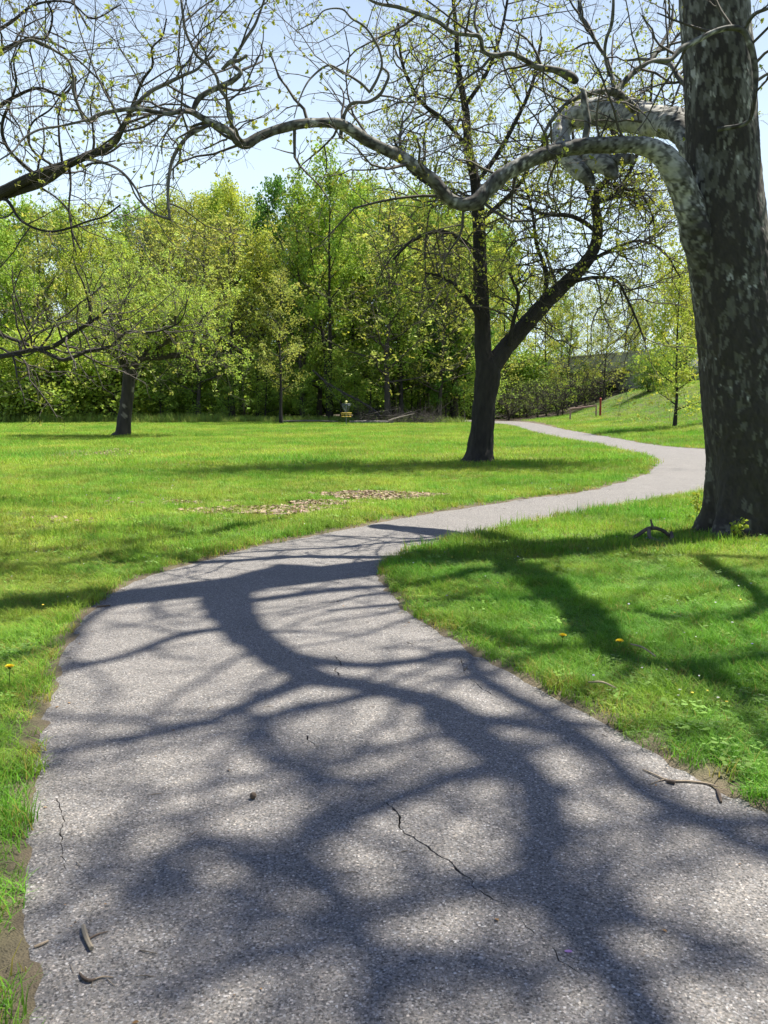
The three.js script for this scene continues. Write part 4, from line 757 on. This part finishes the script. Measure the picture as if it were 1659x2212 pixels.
// ------------------------------------------------------------------ fallen leaves, petals and crumbs
{
  const R = rng(818), leaf = (() => { const g = new Geo(); for (const [x, y, z] of [[0, 0.004, -0.5], [-0.3, 0.16, 0], [0, 0.02, 0.55], [0.3, 0.12, 0.05], [-0.18, 0.1, 0.35], [0.2, 0.13, 0.33]]) g.p.push(x, y, z); g.i.push(0, 1, 2, 0, 2, 3, 1, 4, 2, 2, 5, 3); return g.build(true); })();
  const l = [], t = [];
  for (let i = 0; i < 160000 && l.length < 5200; i++) { const close = i % 2, x = close ? -3.5 + R() * 6 : -9 + R() * 17, z = close ? -11.5 - R() * 6 : -9 - R() * 24, b = bare(x, z); if (b < 0.35 || R() > b * b || SD(x, z) < 0.1) continue; l.push(placed(v3(x, land(x, z) + 0.012 + R() * 0.02, z), (R() - 0.5) * 0.8, R() * 6.3, (R() - 0.5) * 0.8, 0.045 + R() * 0.06)); const a = 0.5 + R(); t.push([a, a * (0.85 + R() * 0.2), a * (0.8 + R() * 0.3)]); }
  tag(copies('leaf_litter', leaf, leafMat(0.3, 0.235, 0.165, 0.1), l, scene, (i) => t[i]), 'dry brown fallen leaves lying on bare patches of the meadow', 'dead leaves', null, 'stuff');
  const c = [], ct = [];
  for (let i = 0; i < 900 && c.length < 220; i++) { const x = -3 + R() * 7, z = -1.8 - Math.pow(R(), 1.5) * 12, d = SD(x, z); if (d > -0.03 || R() > 0.1 + 1.4 * Math.exp(d * 7)) continue; c.push(placed(v3(x, 0.015, z), (R() - 0.5) * 0.5, R() * 6.3, 0, 0.008 + R() * R() * 0.022)); const a = 0.4 + R(); ct.push([a, a * 0.8, a * 0.6]); }
  tag(copies('path_crumbs', leaf, leafMat(0.26, 0.19, 0.11, 0.1), c, scene, (i) => ct[i]), 'small brown crumbs of bark and leaf scattered over the path', 'litter', null, 'stuff');
  const bit = (() => { const g = new Geo(); tube(g, [v3(-0.5, 0, 0), v3(-0.1, 0.05, 0.03), v3(0.5, 0.02, -0.04)], [0.028, 0.034, 0.02], 5); return g.build(); })(), bits = [];
  for (let i = 0; i < 4000 && bits.length < 260; i++) { const x = -3 + R() * 9, z = -1.8 - Math.pow(R(), 1.4) * 16, d = SD(x, z); if (d > -0.02 || R() > 0.06 + 1.2 * Math.exp(d * 6)) continue; bits.push(placed(v3(x, 0.014, z), 0, R() * 6.3, 0, 0.02 + R() * R() * 0.08)); }
  tag(copies('twig_bits', bit, new THREE.MeshStandardMaterial({ color: 0xffffff, roughness: 0.95 }), bits, scene, () => { const a = 0.08 + R() * 0.16; return [a, a * 0.82, a * 0.62]; }), 'tiny broken bits of twig scattered along the edges of the asphalt', 'twig bits', null, 'stuff');
  const f = [], petal = new THREE.CylinderGeometry(0.012, 0.004, 0.008, 7);
  for (let i = 0; i < 900; i++) { const D = 4 + R() * 24, x = (R() - 0.5) * D * 0.95, z = -D; if (SD(x, z) < 0.15 || fbm(x * 0.5, 2, z * 0.5, 2) < 0.02) continue; f.push(placed(v3(x, land(x, z) + 0.06 + R() * 0.02, z), (R() - 0.5) * 0.6, R() * 6, 0, 0.35 + R() * 0.45)); }
  tag(copies('wildflowers', petal, new THREE.MeshStandardMaterial({ color: 0xffffff, roughness: 0.8 }), f, scene, () => R() < 0.5 ? [0.5, 0.5, 0.46] : R() < 0.6 ? [0.3, 0.27, 0.5] : [0.6, 0.45, 0.04]), 'tiny white, violet and yellow wildflowers dotted through the grass', 'wildflowers', null, 'stuff');
}

// ------------------------------------------------------------------ disc golf basket at the edge of the wood
const METAL = new THREE.MeshStandardMaterial({ color: 0x6a7074, roughness: 0.45, metalness: 0.7 }), YELLOW = new THREE.MeshStandardMaterial({ roughness: 0.5 }), DARKBAND = new THREE.MeshStandardMaterial({ color: 0x3a4248, roughness: 0.6 });
YELLOW.color.setRGB(0.5, 0.35, 0.04);
{
  const p = onGround(748, 919), y = land(p.x, p.z), t = thing('disc_golf_basket', 'disc golf basket with yellow rim, hanging chains and a small pale number ball on top', 'target basket', [p.x, y, p.z]);
  const ring = (r, q, h) => { const g = new THREE.TorusGeometry(r, q, 8, 28); g.rotateX(Math.PI / 2); g.translate(0, h, 0); return g; };
  const rod = (a, b, r) => { const g = new Geo(); tube(g, [a, a.clone().lerp(b, 0.5), b], [r, r, r], 6); return g.build(); };
  const pole = new THREE.CylinderGeometry(0.03, 0.03, 1.5, 12); pole.translate(0, 0.72, 0); part('pole', pole, METAL, t);
  const foot = new THREE.CylinderGeometry(0.09, 0.13, 0.06, 14); foot.translate(0, 0.01, 0); part('base', foot, METAL, t);
  const head = mergeGeometries([new THREE.SphereGeometry(0.085, 14, 10).translate(0, 1.55, 0), new THREE.CylinderGeometry(0.045, 0.06, 0.06, 12).translate(0, 1.46, 0)]);
  const pale = new THREE.MeshStandardMaterial({ roughness: 0.5 }); pale.color.setRGB(0.75, 0.68, 0.25); part('number_ball', head, pale, t);
  const band = new THREE.CylinderGeometry(0.3, 0.3, 0.07, 28, 1, true); band.translate(0, 1.36, 0);
  const hoop = part('chain_hoop', mergeGeometries([ring(0.3, 0.018, 1.4), ring(0.3, 0.016, 1.32), ring(0.2, 0.012, 1.4)]), METAL, t); const bm = DARKBAND.clone(); bm.side = THREE.DoubleSide; part('hoop_band', band, bm, hoop);
  for (let i = 0; i < 4; i++) { const a = i * Math.PI / 2; part('hoop_arm', rod(v3(0, 1.4, 0), v3(Math.cos(a) * 0.3, 1.4, Math.sin(a) * 0.3), 0.01), METAL, hoop); }
  for (let i = 0; i < 14; i++) { const a = i / 14 * 6.283, g = new Geo(), P = [], Q = []; for (let k = 0; k <= 6; k++) { const f = k / 6, r = lerp(0.29, 0.06, Math.pow(f, 1.4)); P.push(v3(Math.cos(a) * r, lerp(1.32, 0.84, f), Math.sin(a) * r)); Q.push(0.011); } tube(g, P, Q, 6); part('chain', g.build(), METAL, hoop); }
  const cage = part('basket_rim', ring(0.36, 0.02, 0.8), YELLOW, t);
  for (const [r, h, q] of [[0.35, 0.7, 0.01], [0.32, 0.55, 0.02]]) part('basket_ring', ring(r, q, h), YELLOW, cage);
  for (let i = 0; i < 14; i++) { const a = i / 14 * 6.283; part('basket_wire', rod(v3(Math.cos(a) * 0.36, 0.8, Math.sin(a) * 0.36), v3(Math.cos(a) * 0.32, 0.55, Math.sin(a) * 0.32), 0.004), YELLOW, cage); part('floor_wire', rod(v3(Math.cos(a) * 0.32, 0.55, Math.sin(a) * 0.32), v3(0, 0.54, 0), 0.004), YELLOW, cage); }
}

// ------------------------------------------------------------------ dead wood
const DEAD = new THREE.MeshStandardMaterial({ vertexColors: true, roughness: 0.95, flatShading: true });
const deadTone = (r, g, b) => (p) => { const s = 0.7 + 0.6 * clamp(0.5 + noise(p.x * 9, p.y * 9, p.z * 9), 0, 1) + 0.25 * noise(p.x * 60, p.y * 60, p.z * 60); return [r * s, g * s, b * s]; };
function stick(name, pts, rads, tone, parent, step = 0.03, sides = 8) {
  const g = new Geo(), [P, Q] = resample(pts, rads, step);
  tube(g, P, Q, sides, { color: tone, relief: (p) => 1 + noise(p.x * 30, p.y * 30, p.z * 30) * 0.15 });
  return part(name, g.build(true), DEAD, parent);
}
{
  const R = rng(3131), c = v3((862 - 829.5) / 1916 * 66.6, 0, -66.6);
  const pile = thing('brush_pile', 'tangled heap of dead brown branches at the edge of the wood beside the basket', 'brush pile', [c.x, 0, c.z]);
  const tone = deadTone(0.05, 0.042, 0.033);
  for (let i = 0; i < 26; i++) {
    const a = R() * 6.28, x = (R() - 0.5) * 5.5, z = (R() - 0.5) * 2.5, L = 1.4 + R() * 2.2, y = R() * 0.9 * (1 - Math.abs(x) / 4), d = v3(Math.cos(a), (R() - 0.3) * 0.5, Math.sin(a) * 0.6).normalize();
    const w = wander(R, v3(x, 0.08 + y, z).addScaledVector(d, -L / 2), d, L, 6, 0.3, 0, 0.02 + R() * 0.035, 0.01); w.pts.forEach((p) => { p.y = Math.max(p.y, 0.05); });
    stick('branch', w.pts, w.rads, tone, pile, 0.2, 6);
  }
  const list = [];
  for (let i = 0; i < 900; i++) { const x = (R() - 0.5) * 6.4, z = (R() - 0.5) * 3, y = R() * R() * 1.5 * clamp(0.55 + fbm(x * 0.9, 3, 7, 2) * 1.8, 0.15, 1), w = wander(R, v3(x, y + 0.03, z), v3(R() - 0.5, (R() - 0.35) * 0.7, R() - 0.5), 0.5 + R() * 1.3, 4, 0.5, 0.02, 0.011, 0.005); w.pts.forEach((p) => { p.y = Math.max(p.y, 0.02); }); list.push(w); }
  twigMesh(list, tone, pile);
  // long limb leaning out of the wood down to the heap
  const lean = thing('leaning_limb', 'dead limb sloping down from the trees into the brush heap', 'dead limb');
  const q = traced([[676, 800, 5, 71], [706, 826, 5], [742, 848, 4.5], [776, 866, 4], [806, 884, 4], [828, 906, 3, 67]]); stick('limb', q.pts, q.rads, deadTone(0.06, 0.05, 0.045), lean, 0.2, 7);
  for (const [u, v] of [[700, 824], [730, 840], [770, 858]]) { const w = wander(R, pin(u, v, 68.5), v3(0.5, -0.5, 0.3), 2.4, 6, 0.3, 0, 0.035, 0.015); stick('side_branch', w.pts, w.rads, deadTone(0.06, 0.05, 0.045), lean, 0.2, 6); }
  const log = thing('fallen_log', 'pale grey fallen log lying behind the basket', 'log');
  const l1 = [onGround(757, 915), onGround(800, 913), onGround(848, 911)].map((p) => v3(p.x, 0.14, -64.2)); stick('trunk', l1, [0.12, 0.15, 0.1], deadTone(0.11, 0.1, 0.085), log, 0.12, 14);
  const l2 = [onGround(838, 911), onGround(856, 906), onGround(880, 905)].map((p, i) => v3(p.x, 0.25 + i * 0.25, -64 - i * 0.3)); stick('branch', l2, [0.07, 0.05, 0.02], deadTone(0.2, 0.17, 0.14), log, 0.1, 8);
  const log2 = thing('fallen_log', 'long thin bleached pole lying on the ground along the edge of the wood', 'log');
  stick('trunk', [v3(-8.2, 0.14, -66.5), v3(-5.6, 0.2, -66.2), v3(-3.4, 0.16, -66)], [0.07, 0.07, 0.05], deadTone(0.12, 0.105, 0.085), log2, 0.15, 10);
}
{ // branch lying by the big trunk
  const t = thing('fallen_branch', 'crooked dead branch with an arched side twig lying in the grass by the big trunk', 'branch');
  const tone = deadTone(0.085, 0.068, 0.052), at = (u, v, D) => pin(u, v, D);
  const q = traced([[1356, 1168, 7, 10.1], [1378, 1156, 9], [1400, 1142, 9], [1420, 1142, 8], [1440, 1152, 8], [1450, 1168, 9, 10.2]]); stick('twig', q.pts, q.rads, tone, t, 0.02, 8);
  const r = traced([[1412, 1142, 7, 10.1], [1408, 1132, 5], [1406, 1122, 4, 10.1]]); stick('twig', r.pts, r.rads, tone, t, 0.02, 7);
  const m = traced([[1402, 1143, 8, 10.12], [1404, 1160, 9], [1424, 1172, 11, 10], [1460, 1172, 12], [1500, 1169, 12], [1535, 1164, 9, 10.2]]); stick('stem', m.pts, m.rads, deadTone(0.1, 0.085, 0.07), t, 0.02, 10);
  const s2 = traced([[1450, 1150, 7, 10.2], [1452, 1162, 9], [1444, 1172, 8, 10]]); stick('twig', s2.pts, s2.rads, tone, t, 0.02, 7);
}
const lieOn = (rows, h) => ({ pts: rows.map(([u, v, w, up = 0]) => { const p = onGround(u, v, h); p.y += w * 0.5 + up; return p; }), rads: rows.map((r) => r[2] / 2) });
{
  const tan = deadTone(0.32, 0.25, 0.17), brown = deadTone(0.1, 0.072, 0.05), H = 0.014;
  const twig = thing('twig', 'long thin pale forked twig lying across the edge of the asphalt beside the lawn', 'twig');
  let q = lieOn([[1388, 1663, 0.006], [1415, 1675, 0.008], [1445, 1688, 0.009], [1490, 1690, 0.009], [1530, 1695, 0.008], [1550, 1706, 0.006, 0.01]], H); stick('stem', q.pts, q.rads, tan, twig, 0.015, 7);
  q = lieOn([[1405, 1694, 0.004], [1425, 1688, 0.006], [1440, 1684, 0.007]], H); stick('side_twig', q.pts, q.rads, tan, twig, 0.015, 6);
  q = lieOn([[1440, 1690, 0.012], [1458, 1694, 0.016]], H); stick('bud_husk', q.pts, q.rads, brown, twig, 0.008, 7);
  const husk = thing('husk', 'small brown bud husk at the edge of the asphalt beside the lawn', 'husk');
  q = lieOn([[1548, 1706, 0.008], [1554, 1722, 0.016], [1558, 1735, 0.009]], H); stick('husk_body', q.pts, q.rads, brown, husk, 0.008, 7);
  const st = thing('stick', 'short broken grey brown stick with a thin side twig lying on the asphalt', 'stick');
  q = lieOn([[180, 2004, 0.013], [183, 2020, 0.016], [190, 2038, 0.014], [198, 2054, 0.015]], H); stick('stem', q.pts, q.rads, deadTone(0.24, 0.2, 0.14), st, 0.012, 6);
  q = lieOn([[192, 2030, 0.006], [212, 2020, 0.006], [232, 2014, 0.004]], H); stick('side_twig', q.pts, q.rads, brown, st, 0.01, 6);
  const s3 = thing('stick', 'small bent stick with a thin pale shoot lying on the asphalt', 'stick');
  q = lieOn([[172, 2104, 0.006], [181, 2117, 0.011], [194, 2122, 0.01], [208, 2116, 0.005]], H); stick('stem', q.pts, q.rads, brown, s3, 0.008, 8);
  q = lieOn([[200, 2119, 0.006], [222, 2112, 0.006], [244, 2112, 0.003]], H); stick('shoot', q.pts, q.rads, tan, s3, 0.01, 6);
  const s4 = thing('stick', 'thin straw coloured stick at the worn edge of the asphalt', 'stick');
  q = lieOn([[74, 2048, 0.008], [90, 2042, 0.009], [104, 2034, 0.006]], H); stick('stem', q.pts, q.rads, tan, s4, 0.01, 7);
  const s5 = thing('stick', 'short dark stick on the asphalt near the verge of the bend', 'stick');
  q = lieOn([[208, 1312, 0.012], [222, 1311, 0.014], [238, 1309, 0.01]], H); stick('stem', q.pts, q.rads, brown, s5, 0.012, 7);
  const nut = thing('seed_ball', 'small round brown seed ball on the asphalt', 'seed ball');
  { const p = onGround(547, 1725, H), g = new THREE.IcosahedronGeometry(0.013, 2), a = g.attributes.position; for (let i = 0; i < a.count; i++) { const k = 1 + 0.14 * hash(a.getX(i) * 900, a.getY(i) * 900, a.getZ(i) * 900); a.setXYZ(i, a.getX(i) * k, a.getY(i) * k, a.getZ(i) * k); } g.computeVertexNormals(); g.translate(p.x, p.y + 0.012, p.z); const m = new THREE.MeshStandardMaterial({ roughness: 0.9 }); m.color.setRGB(0.1, 0.07, 0.045); part('ball', g, m, nut); }
  const pet = onGround(1228, 2055, H), pg = new THREE.SphereGeometry(0.01, 12, 5, 0, 6.283, 0, 1.1); pg.scale(1.3, 0.35, 0.7); const pm = leafMat(0.55, 0.3, 0.6, 0.3);
  const petal = part('petal', pg, pm, scene); petal.position.set(pet.x, pet.y - 0.001, pet.z); tag(petal, 'single fallen pink petal on the asphalt beside a crack', 'petal');
  // grass stalks lying on the lawn
  for (const [a, b, lab] of [[[1270, 1507], [1330, 1518], 'straight dry stalk lying in the lawn'], [[1362, 1420], [1415, 1448], 'bent pale dry stem lying on the sunlit lawn']]) { const S = thing('dry_stalk', lab, 'stalk'); const p = onGround(...a), r = onGround(...b), mid = p.clone().lerp(r, 0.5); p.y = land(p.x, p.z) + 0.06; r.y = land(r.x, r.z) + 0.06; mid.y = Math.max(p.y, r.y) + 0.015; stick('stem', [p, mid, r], [0.005, 0.006, 0.004], deadTone(0.3, 0.24, 0.15), S, 0.03, 6); }
}
{ // dandelions
  const G = 'dandelions in the grass by the path', gm = leafMat(0.12, 0.22, 0.03, 0.3), ym = leafMat(0.8, 0.62, 0.02, 0.25);
  const petals = (() => { const g = new Geo(), R = rng(5); for (let i = 0; i < 46; i++) { const a = i * 2.4, q = Math.sqrt(i / 46), el = lerp(1.4, 0.25, q), l = 0.022, c = Math.cos(a), s = Math.sin(a), b = g.count, w = 0.0028; g.p.push(-s * w, 0, c * w, s * w, 0, -c * w, c * Math.cos(el) * l + s * w, Math.sin(el) * l * 0.6, s * Math.cos(el) * l - c * w, c * Math.cos(el) * l - s * w, Math.sin(el) * l * 0.6, s * Math.cos(el) * l + c * w); g.i.push(b, b + 1, b + 2, b, b + 2, b + 3); } return g.build(true); })();
  const stem = new Geo(); tube(stem, [v3(0, -0.005, 0), v3(0.004, 0.05, 0), v3(0, 0.1, 0.004)], [0.002, 0.002, 0.0022], 6);
  const cup = new THREE.SphereGeometry(0.008, 8, 6), sg = stem.build();
  for (const [u, v, lab] of [[1215, 1392, 'yellow dandelion half closed in the shade on the lawn'], [1338, 1405, 'bright yellow dandelion in full sun on the lawn'], [22, 1466, 'yellow dandelion in the grass on the verge opposite the lawn']]) {
    const p = onGround(u, v, 0.1), t = thing('dandelion', lab, 'flower', [p.x, land(p.x, p.z), p.z], u, G), k = 1.25; t.scale.setScalar(k);
    part('stem', sg, gm, t); part('sepals', cup, gm, t).position.y = 0.1; part('flower_head', petals, ym, t).position.y = 0.103;
  }
}
{ // saplings sprouting at the big trunk
  const R = rng(71), lm = leafMat(0.3, 0.4, 0.05, 0.5), lg = leafCluster(40, 5, 0.04, 0.06, 0.04);
  for (const [u, v, h, D, lab] of [[1502, 1125, 0.42, 11.6, 'spindly seedling with few leaves between the big trunk and the path'], [1590, 1150, 0.2, 10.05, 'small leafy weed sprouting against the foot of the big trunk']]) {
    const p = pin(u, v, D), t = thing('seedling', lab, 'seedling', [p.x, land(p.x, p.z) - 0.01, p.z]);
    const w = wander(R, v3(0, 0, 0), v3(0.05, 1, 0), h, 6, 0.25, 0.05, 0.006, 0.003); stick('stem', w.pts, w.rads, deadTone(0.09, 0.1, 0.04), t, 0.03, 6);
    const tips = []; for (let i = 0; i < 16; i++) { const a = along(w, lerp(0.25, 1, R())); tips.push({ p: a.p.add(v3(R() - 0.5, R() * 0.4, R() - 0.5).multiplyScalar(0.14)) }); }
    foliage(R, tips, lg, lm, 0.6, 1.2, t);
  }
}

// ------------------------------------------------------------------ concrete bridge behind the trees, red post and rail on the bank
{
  const A = v3(28, 0, -74), B = v3(4, 0, -134), len = A.distanceTo(B), con = new THREE.MeshStandardMaterial({ roughness: 0.9, vertexColors: true });
  const t = thing('concrete_bridge', 'weathered grey concrete arch bridge half hidden behind the trees', 'bridge', [A.x, 0, A.z], Math.atan2(-(B.z - A.z), B.x - A.x));
  const tint = (g, k = 1) => { const p = g.attributes.position, c = []; for (let i = 0; i < p.count; i++) { const s = (0.44 + 0.2 * fbm(p.getX(i) * 0.5, p.getY(i) * 0.9, p.getZ(i), 3)) * k; c.push(s, s * 0.97, s * 0.9); } g.setAttribute('color', new THREE.Float32BufferAttribute(c, 3)); return g; };
  const box = (w, h, d, x, y, z) => new THREE.BoxGeometry(w, h, d, Math.max(1, Math.round(w)), 2, 1).translate(x, y, z);
  part('deck', tint(box(len, 0.7, 7.6, len / 2, 4.75, 0)), con, t);
  for (const s of [-1, 1]) {
    const para = part('parapet', tint(box(len, 0.75, 0.25, len / 2, 5.53, s * 3.6), 1.1), con, t);
    part('coping', tint(box(len, 0.12, 0.36, len / 2, 5.97, s * 3.6), 1.2), con, para);
    for (let x = 1; x < len; x += 4) part('parapet_post', tint(box(0.4, 0.86, 0.42, x, 5.53, s * 3.6), 1.15), con, para);
  }
  const sh = new THREE.Shape([[-3, -1], [len, -1], [len, 4.4], [-3, 4.4]].map((a) => new THREE.Vector2(...a)));
  for (const x of [14, 30, 46]) { const h = new THREE.Path(); h.moveTo(x - 6, -0.6); for (let k = 0; k <= 20; k++) { const a = Math.PI * (1 - k / 20); h.lineTo(x + Math.cos(a) * 6, 0.6 + Math.sin(a) * 3.2); } h.lineTo(x + 6, -0.6); sh.holes.push(h); }
  const wall = new THREE.ExtrudeGeometry(sh, { depth: 6.6, bevelEnabled: false }); wall.translate(0, 0, -3.3); part('arches', tint(wall), con, t);
}
{
  const red = new THREE.MeshStandardMaterial({ color: 0x8a2a1c, roughness: 0.7 }), p = pin(1297, 880, 64), y = land(p.x, p.z);
  const post = thing('red_post', 'short red painted post standing at the top of the grass by the bridge', 'post', [p.x, y - 0.1, p.z]);
  const g = new THREE.CylinderGeometry(0.075, 0.08, 1.35, 12); g.translate(0, 0.67, 0); part('shaft', g, red, post);
  const c = new THREE.ConeGeometry(0.085, 0.09, 12); c.translate(0, 1.39, 0); part('cap', c, red, post);
  const rail = thing('barrier_rail', 'low pinkish barrier rail lying slanted beside the red post', 'rail');
  const tone = deadTone(0.3, 0.19, 0.15), a = pin(1232, 884, 65.5), b = pin(1288, 876, 64.6);
  stick('rail', [a, a.clone().lerp(b, 0.5), b], [0.07, 0.07, 0.06], tone, rail, 0.2, 8);
  for (const q of [a, b]) { const yy = land(q.x, q.z); stick('rail_post', [v3(q.x, yy - 0.1, q.z + 0.02), v3(q.x, (yy + q.y) / 2, q.z + 0.02), v3(q.x, q.y + 0.03, q.z + 0.02)], [0.06, 0.06, 0.055], tone, rail, 0.1, 8); }
}
renderer.render(scene, camera);
